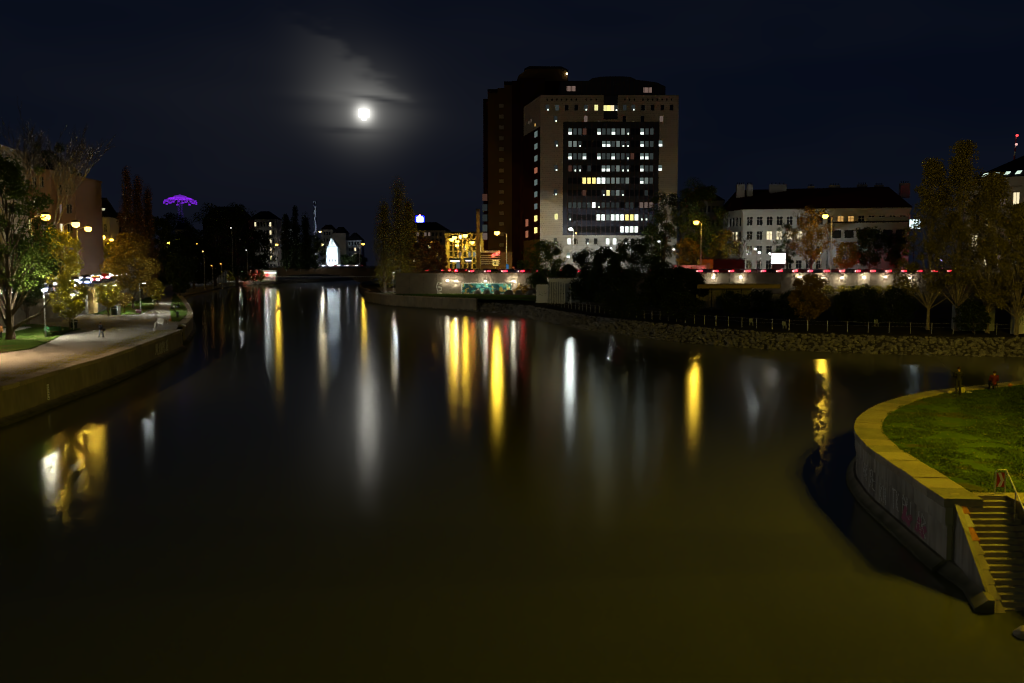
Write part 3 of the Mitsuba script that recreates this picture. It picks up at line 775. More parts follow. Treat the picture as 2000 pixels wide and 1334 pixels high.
# roof house with its chamfered top
oc = [(1009, 158), (1013, 147), (1024, 139.5), (1030, 134), (1098, 134), (1108, 140), (1110, 158)]
Mo = np.eye(4); Mo[1, 3] = 345
obj('roof_house', tf(slab(Polygon([(D(a, 150, 345)[0], D(1050, b, 345)[2]) for a, b in oc]), 0, 22), Mo), 'm_brown_panel', tw)
obj('roof_eave', tf(slab(Polygon([(D(a, 150, 345)[0], D(1050, b, 345)[2]) for a, b in ((1024, 134.5), (1034, 129.5), (1096, 130), (1110, 137), (1108, 139), (1097, 134.5))]), -.4, 22.2), Mo), 'm_dark', tw)
zc = D(1107, 144, 344.4)
obj('roof_lamp', moved(ico(.35, 2), *zc), 'm_lamp_glass', tw, emit=(6, 5, 2.6))
sp = D(993, 348, 350)
obj('stairwell_lamp', bx(sp[0] + 1.9, sp[0] + 2.3, 350.6, 350.9, sp[2] - 1, sp[2] + 1.2), 'm_lamp_glass', tw, emit=(1.2, 1.2, .9))
lamp_light((sp[0] + 2.1, 349.6, sp[2]), (1, 1, .7), 2.2, w=.15)
# entrance block and its canopy beside the tower
en = thing('entrance_block', 'low dark entrance block with a pale fascia left of the tower', 'building')
a, b = D(939, 500, 300)[0], D(977, 500, 300)[0]
obj('wall', bx(a, b + 4, 301, 318, 8.8, D(960, 492, 300)[2]), 'm_brown_panel', en)
obj('fascia', bx(a, b, 299.4, 300.99, D(960, 494, 300)[2], D(960, 489.5, 300)[2]), 'm_stucco', en)
for i in range(5): obj('louvre', bx(a, b, 300.2, 300.8, D(960, 500 + i * 4, 300)[2], D(960, 498 + i * 4, 300)[2]), 'm_stucco', en)
pyl = thing('brown_pylon', 'tall slim brown concrete pylon rising left of the entrance block', 'pylon')
a, b = D(930, 460, 298)[0], D(937, 460, 298)[0]
obj('shaft', bx(a, b, 298, 300, 8.8, D(930, 409, 298)[2]), 'm_brown_panel', pyl)
obj('cap', bx(a - .1, b + .1, 297.9, 300.1, D(930, 409, 298)[2] + .004, D(930, 407.5, 298)[2]), 'm_dark', pyl)
ns = thing('neon_sign', 'red neon sign of slanted strokes over the tower entrance', 'sign')
for i in range(6):
    p = D(961 + i * 2.6, 502.5 - i * 1.0, 299.2); q = D(961.6 + i * 2.9, 496 - i * 1.0, 299.2)
    obj('stroke', tube([p, q], .16, 6), 'm_lamp_glass', ns, emit=(2.6, .09, .13))
obj('mount', bx(D(959, 504, 299.3)[0], D(978, 504, 299.3)[0], 299.32, 299.39, D(960, 505, 299.3)[2], D(960, 503.6, 299.3)[2]), 'm_dark', ns)
fs = thing('framed_sign', 'square pale sign with three dark upright marks on a post, under the red neon', 'sign')
p = D(968, 513, 292)
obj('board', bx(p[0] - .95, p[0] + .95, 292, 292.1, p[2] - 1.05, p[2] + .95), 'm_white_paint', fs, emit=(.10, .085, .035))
for i in range(3):
    obj('mark', bx(p[0] - .55 + i * .45, p[0] - .35 + i * .45, 291.96, 291.997, p[2] - .7, p[2] + .55), 'm_dark', fs)
obj('post', tube([(p[0], 292.05, 9), (p[0], 292.05, p[2] - 1.06)], .08), 'm_pole', fs)

# --- the long white building on the right
zg = 9.1
wb_a, wb_b = (D(1450, 500, 312)[0], 312.0), (D(1775, 500, 302)[0], 302.0)
wb, Mw, wwb = house('white_building', 'long white building with a dark red hipped roof right of the tower', wb_a, wb_b, zg, 30.9, 22, 'm_stucco_white', 16, 4, (2.0, 3.0),
                    ['.........oo.....', '..wwww..p.......', '....pp..p.......', '................'], roof=None, frame='m_stucco_white', bars=2, margin=.6, z_first=10.4, pitch_z=4.97, cornice=True)
sa, sb = (D(1414, 500, 327)[0], 327.0), (wb_a[0] - .05, wb_a[1] + .05)
M2, w2 = frame_of(sa, sb); hs = []
for r in range(3):
    for c in range(5): hs.append((1.2 + c * (w2 - 1.6) / 5, 1.2 + c * (w2 - 1.6) / 5 + 1.6, 15.37 + 4.97 * r, 18.37 + 4.97 * r, 'w' if r == 1 and c in (2, 3) else '.'))
obj('wing_wall', tf(wall_holes(w2, zg, 30.88, hs), M2), 'm_stucco_white', wb)
for h in hs: window(wb, M2, *h[:4], .22, h[4])
obj('wing_cornice', tf(bx(-.2, w2 + .3, -.4, -.002, 30.1, 30.7), M2), 'm_stucco_white', wb)
obj('string_course', tf(MB().box(-.1, wwb, -.16, -.003, 18.95, 19.25).box(-.1, wwb, -.16, -.003, 23.95, 24.25).box(-.1, wwb, -.2, -.004, 28.75, 29.1).mesh(), Mw), 'm_stucco_white', wb)
for px, w_, h_ in ((1520, 4.2, 2.6), (1585, 1.4, 1.8), (1631, 2.6, 2.2), (1685, 2.3, 2.6), (1718, 2.0, 2.4), (1768, 2.4, 3.2), (1447, 2.0, 2.6), (1465, 1.4, 2.6)):
    p = D(px, 371, 320); ck = obj('chimney', bx(p[0] - w_ / 2 * 1.4, p[0] + w_ / 2 * 1.4, 320, 321.4, 35.5, 38.2 + h_ * .75), 'm_stucco', wb)
    for q in np.linspace(-w_ * .5, w_ * .5, 4): obj('chimney_pot', tube([(p[0] + q, 320.7, 38.2 + h_ * .75), (p[0] + q, 320.7, 38.9 + h_ * .75)], .14, 6), 'm_dark', ck)
rv = np.array([[sa[0] - .5, sa[1] - .6, 30.89], [wb_a[0], wb_a[1] - .6, 30.89], [wb_b[0] + .6, wb_b[1] - .6, 30.89], [wb_b[0] + .6, wb_b[1] + 22.5, 30.89], [sa[0] - .5, sa[1] + 12, 30.89], [D(1441, 378, 325)[0], 326., 38.7], [wb_b[0] - 3, wb_b[1] + 11, 38.7]])
rm = trimesh.Trimesh(rv, [[0, 1, 5], [1, 2, 6], [1, 6, 5], [2, 3, 6], [3, 4, 5], [3, 5, 6], [4, 0, 5]], process=False); rm.fix_normals()
if rm.face_normals[:, 2].sum() < 0: rm.invert()
obj('roof', rm, 'm_roof', wb)
# grey annex in front of it
ax_a, ax_b = (D(1618, 470, 297)[0], 297.0), (D(1775, 470, 290)[0], 290.0)
ga, Mg, wg = house('grey_annex', 'modern grey annex with wide dark windows before the long white building', ax_a, ax_b, zg, 25.4, 6, 'm_stucco_grey', 6, 1, (3.3, 2.6), ['......'], roof='flat', roofmat='m_roof_dark', cornice=False, z_first=20.5, margin=.5)
obj('parapet', tf(bx(wg * .5, wg - .2, .6, 5, 25.91, 27.2), Mg), 'm_stucco_grey', ga)
for i in range(5):
    obj('pane', tf(bx(4.8 + i * 1.5, 6.2 + i * 1.5, -.06, -.004, 16.2, 18.4), Mg), 'm_glass_dark', ga, emit=(.09, .14, .11))
k = thing('lit_sign', 'bright white lit sign glimpsed through the leftmost birch', 'sign'); p = D(1787, 438, 288)
obj('panel', bx(p[0] - 1.7, p[0] + 1.7, 288, 288.2, p[2] - 1.5, p[2] + 1.5), 'm_lamp_glass', k, emit=(1.3, 1.7, 1.7)); obj('casing', bx(p[0] - 1.85, p[0] + 1.85, 288.01, 288.4, p[2] - 1.65, p[2] + 1.65), 'm_steel_dark', k); obj('post', tube([(p[0], 288.3, 9), (p[0], 288.3, p[2])], .12, 6), 'm_steel_dark', k)
# the domed corner building at the right edge
rb_a, rb_b = (D(1885, 400, 262)[0], 262.0), (D(2120, 400, 240)[0], 240.0)
rk, Mr, wr = house('corner_building', 'beige classical building with lit skylights in its roof at the right edge', rb_a, rb_b, zg, D(1990, 362, 250)[2], 30, 'm_stucco', 8, 4, (1.7, 3.4), ['..pw...p', '.w..p...', 'w...p.p.', '.wp.....'], roof=None, frame='m_stucco', bars=1, margin=1.2, cornice=True)
z1 = D(1990, 362, 250)[2]
obj('attic', tf(bx(-.6, wr + .6, -.6, 30, z1 + .004, z1 + 2.6), Mr), 'm_stucco', rk)
rm = hip_roof(wr, 29, z1 + 2.61, 7.5, -.3, 11); rfk = obj('roof', tf(rm, Mr), 'm_roof_dark', rk)
ang = math.atan2(7.5, 14.5)
for i in range(5):
    c0 = 4.4 + i * 2.9; yy = 2.2; zz = z1 + 2.61 + 7.5 * (yy + .3) / 14.8 + .1
    m = bx(-.62, .62, -1.1, 1.1, -.04, .06); m.apply_transform(trimesh.transformations.rotation_matrix(math.atan2(7.5, 14.8), [1, 0, 0])); m.apply_translation((c0, yy, zz))
    obj('skylight', tf(m, Mr), 'm_glass_dark', rfk, emit=(.75, .95, .78))
obj('lantern', tf(MB().box(wr * .42, wr * .7, 10, 18, z1 + 8, z1 + 12.6).box(wr * .4, wr * .72, 9.6, 18.4, z1 + 12.61, z1 + 13.2).mesh(), Mr), 'm_stucco', rk)

# --- houses along the left street
def cam_house(name, label, px0, px1, d0, d1, ytop, depth, wallmat, cols, rows, win, lit, zbase=None, dx=0, **k):
    A = (D(px0, 500, d0)[0], d0); B = (D(px1, 500, d1)[0], d1); zt_ = D((px0 + px1) / 2, ytop, (d0 + d1) / 2)[2]
    return house(name, label, A, B, zbase if zbase is not None else zroad_left(0, d0) - .3, zt_, depth, wallmat, cols, rows, win, lit, **k)


cam_house('corner_house', 'beige corner house cut by the left edge of the picture', -160, 7, 196, 198, 285, 14, 'm_stucco', 5, 5, (1.5, 2.4), ['.....', '...w.', '.....', '..w..', '.....'], roof='flat', roofmat='m_stucco', frame='m_stucco', bars=1)
cam_house('apartment_house', 'large reddish apartment house behind the bare tree at the left', 10, 106, 214, 214, 331, 16, 'm_stucco_red', 5, 5, (1.5, 2.5), ['.....', '...w.', '..y.p', 'p....', '.w.pp'], roof='hip', roofmat='m_roof_dark', roof_h=5.5, frame='m_stucco', bars=2)
cam_house('apartment_house', 'reddish stepped house block right of the large apartment house', 106.5, 151, 217, 217, 347, 14, 'm_stucco_red', 2, 5, (1.4, 2.3), ['..', 'p.', 'w.', '.p', '.p'], margin=.4, roof='flat', roofmat='m_stucco_red', frame='m_stucco', bars=1)
hk, Mh, wh = cam_house('mansard_house', 'house with dark mansard roof and a lit skylight, right of the reddish blocks', 152, 216, 262, 264, 423, 14, 'm_stucco', 6, 3, (1.4, 2.4), ['w.....', '......', '.p..w.'], margin=.5, roof='hip', roofmat='m_roof_dark', roof_h=6.0, frame='m_stucco', bars=1)
sk = bx(-1.3, 1.3, -.5, .5, -.05, .08); sk.apply_transform(trimesh.transformations.rotation_matrix(math.atan2(6, 7.5), [1, 0, 0])); sk.apply_translation((wh * .68, 2.3, D(190, 423, 263)[2] + 2.3)); obj('skylight', tf(sk, Mh), 'm_glass_dark', hk, emit=(.5, .48, .30))
cam_house('street_house', 'dim ochre house half hidden by trees, right of the mansard house', 217, 262, 306, 308, 436, 14, 'm_stucco', 4, 4, (1.4, 2.4), ['....', '.p..', '....', '...p'], roof='hip', roofmat='m_roof_dark', roof_h=4)
fk, Mf, wf = cam_house('street_house', 'dim ochre house front among dark trees below the purple ride', 344, 372, 480, 482, 448, 12, 'm_stucco', 4, 4, (1.6, 2.6), ['....', '....', '....', '....'], roof='hip', roofmat='m_roof_dark', roof_h=4)
cam_house('block_of_flats', 'dark block of flats with a stepped roof left of the cream house', 398, 487, 620, 620, 428, 14, 'm_red_panel', 9, 4, (1.6, 2.2), ['.........', '.......p.', '.........', '.........'], roof='hip', roofmat='m_roof_dark', roof_h=9, zbase=8.6)
cam_house('cream_house', 'cream house with a column of lit stair windows near the bridge', 487, 542, 640, 640, 428, 14, 'm_stucco', 8, 6, (2.0, 3.0), ['.w....w.', '......w.', '......w.', '......w.', '......y.', '........'], roof='hip', roofmat='m_roof_dark', roof_h=6, zbase=8.6)
cam_house('gabled_house', 'dark low house between the cream house and the chimney', 544, 578, 690, 690, 447, 14, 'm_stucco', 4, 5, (1.6, 2.6), ['....', '....', '....', '....', '....'], roof='hip', roofmat='m_roof_dark', roof_h=7, zbase=8.6)
cam_house('pale_house', 'pale house with red roof behind the floodlit gable', 628, 651, 720, 720, 448, 14, 'm_stucco', 3, 6, (1.8, 2.6), ['...'], roof='hip', roofmat='m_roof', roof_h=4, zbase=8.6)
cam_house('brown_house', 'plain brown house wall right of the floodlit gable', 651.5, 676, 710, 710, 455, 14, 'm_stucco', 3, 6, (.1, .1), ['   '], roof='hip', roofmat='m_roof_dark', roof_h=5, zbase=8.6)
cam_house('dark_house', 'dark house with one column of lit windows near the bridge end', 676.5, 706, 700, 700, 469, 14, 'm_stucco_grey', 4, 5, (1.8, 2.6), ['....', '..w.', '..w.', '..p.', '....'], roof='hip', roofmat='m_roof_dark', roof_h=6, zbase=8.6)
cam_house('pale_block', 'pale block of flats with a dark roof behind the poplars', 770, 870, 470, 466, 450, 12, 'm_stucco', 12, 6, (1.7, 2.0), ['..p..p.pp...', '.....p......', '........y...', '............', '....w.......', '............'], roof='hip', roofmat='m_roof_dark', roof_h=4.5, zbase=9)
cam_house('street_house', 'house front lit yellow by the street lamps left of the tower', 870.5, 946, 440, 436, 455, 12, 'm_stucco', 7, 6, (1.6, 2.4), ['..Wp...', '.......', '...p..w', '..p.mm.', '.y..p..', '.......'], roof='flat', roofmat='m_roof_dark', zbase=9)
cam_house('street_house', 'dim house right behind the white building and the dark trees', 1330, 1412, 352, 350, 392, 12, 'm_stucco', 8, 5, (1.6, 2.4), ['........'], roof='hip', roofmat='m_roof_dark', roof_h=5, zbase=9)
# floodlit white gable by the bridge
gy = 640.0
gb = thing('floodlit_house', 'narrow white house with a pointed gable, floodlit brilliant white beyond the bridge', 'building')
gpts = [(637.5, 522), (637.5, 486), (641, 482), (646.5, 465), (648.5, 465), (659.5, 484), (659.5, 522)]
gp_ = Polygon([(D(a, 490, gy)[0], D(648, b, gy)[2]) for a, b in gpts]); Mg_ = np.eye(4); Mg_[1, 3] = gy
obj('wall', tf(slab(gp_, 0, 9), Mg_), 'm_stucco_white', gb)
obj('cornice', bx(D(638, 482, gy)[0], D(659, 482, gy)[0], gy - .5, gy - .004, D(648, 482.6, gy)[2], D(648, 481.2, gy)[2]), 'm_stucco_grey', gb)
obj('cornice', bx(D(638, 501, gy)[0], D(659, 501, gy)[0], gy - .4, gy - .004, D(648, 502.6, gy)[2], D(648, 501.6, gy)[2]), 'm_stucco_grey', gb)
for i in range(3): obj('window', bx(D(642 + i * 5.5, 508, gy)[0], D(645 + i * 5.5, 508, gy)[0], gy - .06, gy - .004, D(648, 512, gy)[2], D(648, 505.5, gy)[2]), 'm_glass_dark', gb)
# far landmarks
ch = thing('factory_chimney', 'slim pale factory chimney standing alone against the sky', 'chimney')
p = D(615, 395, 1000); obj('shaft', tube([(p[0], 1000, 8), (p[0], 1000, p[2])], [2.3, 1.6], 14), 'm_stucco_white', ch)
obj('rim', tube([(p[0], 1000, p[2]), (p[0], 1000, p[2] + 1.2)], 1.9, 14), 'm_stucco_grey', ch)
lamp_light((p[0] - 3, 950, 34), (.75, .9, 1.25), 1500, w=.9)
sf = thing('swing_tower', 'tall swing ride tower with a purple glowing crown far behind the left trees', 'tower ride')
d0 = 1346.0; c = D(352, 397, d0); ztop_ = D(352, 380, d0)[2]
for q in range(4):
    dx, dy = ((-1, -1), (1, -1), (1, 1), (-1, 1))[q]
    obj('mast_leg', tube([(c[0] + dx * 3.2, d0 + dy * 3.2, 8), (c[0] + dx * 2.4, d0 + dy * 2.4, ztop_ - 4)], .34, 6), 'm_lamp_glass', sf, emit=(.003, .004, .03))
for i in range(14):
    z = 12 + i * 7.2
    obj('brace', MB().tube([(c[0] - 3, d0 - 3, z), (c[0] + 3, d0 - 3, z + 7)], .16, 5).tube([(c[0] + 3, d0 - 3, z), (c[0] - 3, d0 - 3, z + 7)], .16, 5).mesh(), 'm_lamp_glass', sf, emit=(.002, .002, .018))
obj('crown', moved(lathe([(0.01, 0), (3, 0), (9, 1.6), (9, 3.0), (4, 4.4), (.01, 5.5)], 18), c[0], d0, ztop_ - 5.5), 'm_lamp_glass', sf, emit=(.10, .012, .34))
for i in range(24):
    a = i / 24 * 2 * math.pi; p0 = np.array([c[0] + 9 * math.cos(a), d0 + 9 * math.sin(a), ztop_ - 4]); p1 = np.array([c[0] + 23 * math.cos(a), d0 + 23 * math.sin(a), ztop_ - 9.5 - 2.0 * ((i * 7) % 3)])
    ck = obj('chain', tube([p0, (p0 + p1) / 2 + [0, 0, 1.2], p1], .45, 5), 'm_lamp_glass', sf, emit=(.09, .008, .30))
    obj('seat', moved(bx(-1.5, 1.5, -.8, .8, -.9, .9), *p1, rz=math.degrees(a) + 90), 'm_lamp_glass', ck, emit=(.15, .012, .55))
    q0 = [c[0] + 16 * math.cos(a), d0 + 16 * math.sin(a), ztop_ - 6.2]; a2 = a + 2 * math.pi / 24; q1 = [c[0] + 16 * math.cos(a2), d0 + 16 * math.sin(a2), ztop_ - 6.2]
    obj('light_ring', tube([q0, q1], .9, 5), 'm_lamp_glass', sf, emit=(.26, .015, .85))
bt = thing('sign_tower', 'blue lit rooftop sign on thin legs with a red beacon behind the pale block', 'sign')
p = D(820, 428.6, 620)
obj('oval_sign', tf(slab(Polygon([(p[0] - 1.5, p[2] - 1.1), (p[0] + 1.5, p[2] - 1.1), (p[0] + 1.5, p[2] + 1.1), (p[0] - 1.5, p[2] + 1.1)]).buffer(.9), 0, 1.2), np.array([[1, 0, 0, 0], [0, 1, 0, 620], [0, 0, 1, 0], [0, 0, 0, 1.]])), 'm_lamp_glass', bt, emit=(1.4, 1.8, 5.5))
for dx in (-1.1, 1.1): obj('leg', tube([(p[0] + dx, 620.6, 30), (p[0] + dx, 620.6, p[2] - 2.0)], .28, 6), 'm_lamp_glass', bt, emit=(.015, .035, 1.2))
obj('frame', tf(slab(Polygon([(p[0] - 1.5, p[2] - 1.1), (p[0] + 1.5, p[2] - 1.1), (p[0] + 1.5, p[2] + 1.1), (p[0] - 1.5, p[2] + 1.1)]).buffer(1.9).difference(Polygon([(p[0] - 1.5, p[2] - 1.1), (p[0] + 1.5, p[2] - 1.1), (p[0] + 1.5, p[2] + 1.1), (p[0] - 1.5, p[2] + 1.1)]).buffer(1.0)), 0, .5), np.array([[1, 0, 0, 0], [0, 1, 0, 620.3], [0, 0, 1, 0], [0, 0, 0, 1.]])), 'm_blue_paint', bt, emit=(.02, .03, 2.2))
obj('beacon', moved(ico(.75, 2), p[0], 620, D(820, 421.3, 620)[2]), 'm_lamp_glass', bt, emit=(7, 1.6, 2.2))
obj('beacon_post', tube([(p[0], 620, p[2] + 1.5), (p[0], 620, D(820, 421.3, 620)[2] - .7)], .16, 5), 'm_dark', bt)
an = thing('radio_mast', 'thin red and white radio mast over the corner building roof', 'mast')
p0, p1 = D(1981, 312, 300), D(1985, 264, 300)
for i in range(6):
    a, b = p0 + (p1 - p0) * i / 6, p0 + (p1 - p0) * (i + 1) / 6; obj('section', tube([a, b], .28 - .03 * i, 6), ['m_red_paint', 'm_white_paint'][i % 2], an)
for t, e in ((.98, (2.4, .10, .12)), (.62, (.9, .5, .45))):
    q = p0 + (p1 - p0) * t; obj('beacon', moved(ico(.42, 2), q[0], q[1] - .5, q[2]), 'm_lamp_glass', an, emit=e)

# --- the road bridge in the distance
br = thing('road_bridge', 'dark road bridge crossing the river in the distance', 'bridge')
b0, b1 = np.array([-166., 612.]), np.array([-78., 622.]); Mb, wb_ = frame_of(b0, b1)
obj('deck', tf(bx(-30, wb_ + 20, 0, 16, 10.9, 11.7), Mb), 'm_road', br)
arch = [(-2, 10.8), (-2, 1.0)] + [(x, 1.0 + 5.6 * math.sqrt(max(0, 1 - ((x - 30) / 30) ** 2))) for x in np.linspace(0, 60, 13)] + [(63.5, 1), (63.5, -1), (66.5, -1), (66.5, 1)] + [(x, 1.0 + 5.4 * math.sqrt(max(0, 1 - ((x - 90) / 22) ** 2))) for x in np.linspace(68, 112, 9)] + [(wb_ + 20, 1), (wb_ + 20, 10.8)]
obj('girder', tf(slab(Polygon(arch).buffer(0), .3, 15.5), Mb), 'm_brown_panel', br)
obj('edge_beam', tf(bx(-20, wb_ + 8, -.35, .29, 4.55, 5.15), Mb), 'm_stucco', br)
obj('railing', tf(bx(-20, wb_ + 8, .0, .12, 11.7, 12.05), Mb), 'm_steel_dark', br)
for i in range(24): obj('railing_post', tf(bx(-18 + i * 5, -17.6 + i * 5, -.1, .2, 11.2, 12.5), Mb), 'm_steel_dark', br)
ab = thing('bridge_abutment', 'brown masonry abutment at the right end of the road bridge', 'wall')
obj('wall', tf(bx(wb_ + 8.1, wb_ + 60, -4, 15, -1, 10.85), Mb), 'm_stone_wall', ab)
sw = thing('striped_wall', 'pale wall with vertical pilasters beside the far left promenade', 'wall')
wa, wb2 = D(386, 548, 500), D(442, 548, 500); Ms_, ws_ = frame_of((wa[0], 500), (wb2[0], 500)); hh = D(414, 525, 500)[2]
obj('wall_face', tf(bx(0, ws_, 0, .5, ZL - .1, hh), Ms_), 'm_stucco_grey', sw)
for i in range(12): obj('pilaster', tf(bx(.15 + i * ws_ / 12, .65 + i * ws_ / 12, -.3, -.003, ZL, hh - .1), Ms_), 'm_stucco_white', sw)
# --- the riverside wall under the right street
rwk = thing('street_wall', 'long lamp-lit retaining wall under the busy street on the right', 'wall')
Mw2, ww2 = frame_of((-34, WALL_Y(-34)), (230, WALL_Y(230)))
SXW = lambda px: (lambda x: (x + 34) / math.cos(math.atan(.085)))(next(x for x in np.linspace(-34, 229, 5200) if x / (WALL_Y(x) * 1.0) * 1750 + 1000 >= px - 2))
pm_ = 4.0
for i in range(int(ww2 / pm_)):
    obj('wall_panel', tf(bx(i * pm_ + .03, (i + 1) * pm_ - .03, 0, .6, 2.6, 8.55), Mw2), 'm_street_wall', rwk)
obj('cap_beam', tf(bx(0, ww2, -.25, .7, 8.56, 9.25), Mw2), 'm_street_wall', rwk)
obj('backing', tf(bx(0, ww2, .605, 1.2, 2.6, 9.0), Mw2), 'm_dark', rwk)
rl = thing('street_railing', 'thin dark steel railing along the edge of the right street', 'railing')
obj('rail', tf(MB().box(0, ww2, .18, .24, 10.2, 10.28).box(0, ww2, .18, .24, 9.72, 9.77).mesh(), Mw2), 'm_steel_dark', rl)
for i in range(int(ww2 / 3)): obj('post', tf(bx(i * 3 + .3, i * 3 + .38, .16, .26, 9.255, 10.19), Mw2), 'm_steel_dark', rl)
diff('m_mural', proc(lambda p, n, uv: mix(mix((.03, .10, .12), (.10, .38, .34), smoothstep(.40, .60, fbm(p.x * .9, p.z * 1.3, 3.0, octaves=4))), (.50, .36, .10), smoothstep(.60, .68, fbm(p.x * 1.4 + 9, p.z * 1.5, 5.0, octaves=4)))))
mu = thing('mural', 'teal painted mural in a pale frame on the lamp-lit wall near the tip lawn', 'mural')
xa, xb = SXW(905), SXW(1000); zb_, zt_ = D(950, 573, 266)[2], D(950, 554, 266)[2]
obj('painting', tf(bx(xa, xb, -.08, -.004, zb_, zt_), Mw2), 'm_mural', mu)
obj('frame', tf(MB().box(xa - .25, xb + .25, -.14, -.004, zt_ + .004, zt_ + .3).box(xa - .25, xb + .25, -.14, -.004, zb_ - .3, zb_ - .004).box(xa - .25, xa - .004, -.14, -.004, zb_, zt_).box(xb + .004, xb + .25, -.14, -.004, zb_, zt_).mesh(), Mw2), 'm_stucco_white', mu)
m6 = thing('wall_graffiti', 'white rounded letter mark painted on the dark part of the wall', 'graffiti')
xg = SXW(854); zg_ = D(854, 560, 266)[2]
st_ = [[(.9, .95), (.3, 1), (.05, .5), (.3, .02), (.85, .1), (.9, .45), (.3, .5)], [(.2, -.2), (.9, -.2)]]
g = trimesh.util.concatenate([slab(affinity.scale(LineString(q).buffer(.07), 1.7, 2.6, origin=(0, 0)), -.03, -.004) for q in st_]); g.apply_translation((xg, 0, zg_ - 1.3)); obj('letter', tf(g, Mw2), 'm_white_paint', m6)
# low band of bright bushes and graffiti at the foot of the right part is built with the plants

# ---------------------------------------------------------------- lamps
def tall_lamp(name, label, head, zbase, side=1, arm=2.0, col=SODIUM, glow=(14, 6.6, .6), I=900, group=None, r=(.55, .5, .45), w=3.0, along=(1, 0), fwd=.10, back=.075, wb=1.0):
    """a street lamp: post, arm, housing and the luminous bowl under it; head = centre of the bowl, side = the post stands on its left (-1) or right (1)"""
    h = np.asarray(head, float); k = thing(name, label, 'street lamp', group); ax, ay = along; px, py = h[0] + side * arm * ax, h[1] + side * arm * ay
    zt_ = h[2] - .25
    obj('post', tube([(px, py, zbase - .2), (px, py, zbase + 1.2), (px, py, zt_)], [.24, .19, .13] if r[0] > .6 else [.16, .12, .08], 8), 'm_pole', k)
    obj('arm', tube([(px, py, zt_ - .02), (px - side * arm * ax * .35, py - side * arm * ay * .35, zt_ + .42), (h[0] + side * .4 * ax, h[1] + side * .4 * ay, h[2] + .34)], [.07, .06, .05], 6), 'm_pole', k)
    m = ico(1, 2); m.apply_scale((r[0] * .95, r[1] * .95, r[2] * .7)); m = m.slice_plane((0, 0, 0), (0, 0, 1), cap=True); m.apply_translation(h + [0, 0, r[2] * .62]); obj('housing', m, 'm_steel_dark', k)
    m = ico(1, 2); m.apply_scale(r); m.apply_translation(h); obj('bowl', m, 'm_lamp_glass', k, emit=glow)
    if fwd: lamp_light(h - [0, .4, r[2] + .12], col, I * fwd, w, spot=h + [0, -10, -4.5], beam=84)     # road optics: most light is thrown to the river side
    if back: lamp_light(h - [0, 0, r[2] + .10], col, I * back, wb)
    return k


def park_lamp(label, base, height, heads=1, col=LED, glow=(5, 5.4, 5.2), I=60, group='white park lamps along the left promenade', r=.17, w=1.0, down=None, name='park_lamp', arm=.75):
    k = thing(name, label, 'park lamp', group); x, y, z = base
    obj('post', tube([(x, y, z), (x, y, z + 1), (x, y, z + height)], [.085, .07, .05], 8), 'm_galv', k)
    for q in ((1,) if heads == 1 else (-1, 1)):
        dx = arm * q if arm else 0
        if arm: obj('arm', tube([(x, y, z + height - .03), (x + dx * .75, y, z + height + .05)], .035, 6), 'm_galv', k)
        obj('hood', moved(bx(-.32, .32, -.16, .16, .0, .09), x + dx, y, z + height + .07), 'm_galv', k)
        obj('lens', moved(bx(-.26, .26, -.13, .13, -.10, -.004), x + dx, y, z + height + .07), 'm_lamp_glass', k, emit=glow)
        if I and q == 1: lamp_light((x + dx, y - .25, z + height - .16), col, I, w, spot=None if down is None else (x + dx, y - .3, 0), beam=down or 60, beam_in=.86)
    return k


left_lamps = [((89, 424), 147, 700, 'nearest sodium street lamp above the left street, leftmost of the row'), ((148, 438), 171, 800, 'second sodium lamp of the left street row, large and bright'),
              ((172, 447), 191, 500, 'third sodium lamp of the left street row, right of the bright one'), ((192, 460), 230, 450, 'fourth sodium lamp of the left street row, in front of the yellow tree'),
              ((200, 463.5), 243, 450, 'fifth sodium lamp of the left street row, touching the fourth in view'), ((218, 468.5), 264, 260, 'sixth and faintest sodium lamp of the left street row'),
              ((161, 454), 236, 160, 'small warm lamp between the second and third lamp of the left row'),
              ((329, 474), 329, 260, 'lone sodium lamp between the rusty poplars and the dark trees'), ((386, 476), 400, 150, 'small warm lamp in the dark trees left of the cream house')]
for (px, py), d, I, lab in left_lamps:
    tall_lamp('street_lamp', lab, D(px, py, d), zroad_left(0, d), side=-1, arm=2.4, I=I, fwd=.12 if I == 800 else 0, back=.34 if I > 255 else 0, w=2, group='sodium lamps of the left street', r=(.72, .68, .62) if I > 300 else (.5, .48, .44))
far = [((540.5, 478), 606, 1500, SODIUM, (10, 4.6, .4), 'bright sodium lamp at the left end of the road bridge', 'street lamp', -1), ((625, 452.5), 690, 500, WARM, (7, 5, 1.6), 'high warm lamp left of the floodlit house', 'lamp', -1),
       ((629.5, 477), 614, 900, WARM, (9, 6.5, 3.0), 'warm white lamp on the bridge in front of the floodlit house', '', -1), ((709, 476.5), 618, 900, SODIUM, (9, 4.3, .42), 'sodium lamp on the road bridge beside the poplars', '', -1)]
for (px, py), d, I, col, gl, lab, _, sd in far:
    tall_lamp('street_lamp', lab, D(px, py, d), 11.0, side=sd, arm=2.6, col=col, glow=gl, I=I, fwd=.16, back=0, w=3, r=(.95, .9, .8), group='lamps on and beside the road bridge')
mid = [((908.5, 460), 352, 1300, 'large sodium lamp left of the tower, highest of the cluster'), ((887.5, 464), 366, 1100, 'sodium lamp of the cluster left of the tower, upper of its pair'), ((882.5, 468), 378, 900, 'leftmost sodium lamp of the cluster left of the tower'),
       ((893, 471.5), 426, 700, 'sodium lamp under the pair of the cluster left of the tower'), ((892.7, 479.5), 430, 600, 'lowest sodium lamp of the cluster left of the tower'), ((922, 473.5), 372, 500, 'rightmost sodium lamp of the cluster, beside the brown pylon'),
       ((844.5, 474.5), 430, 200, 'small warm lamp before the pale block of flats')]
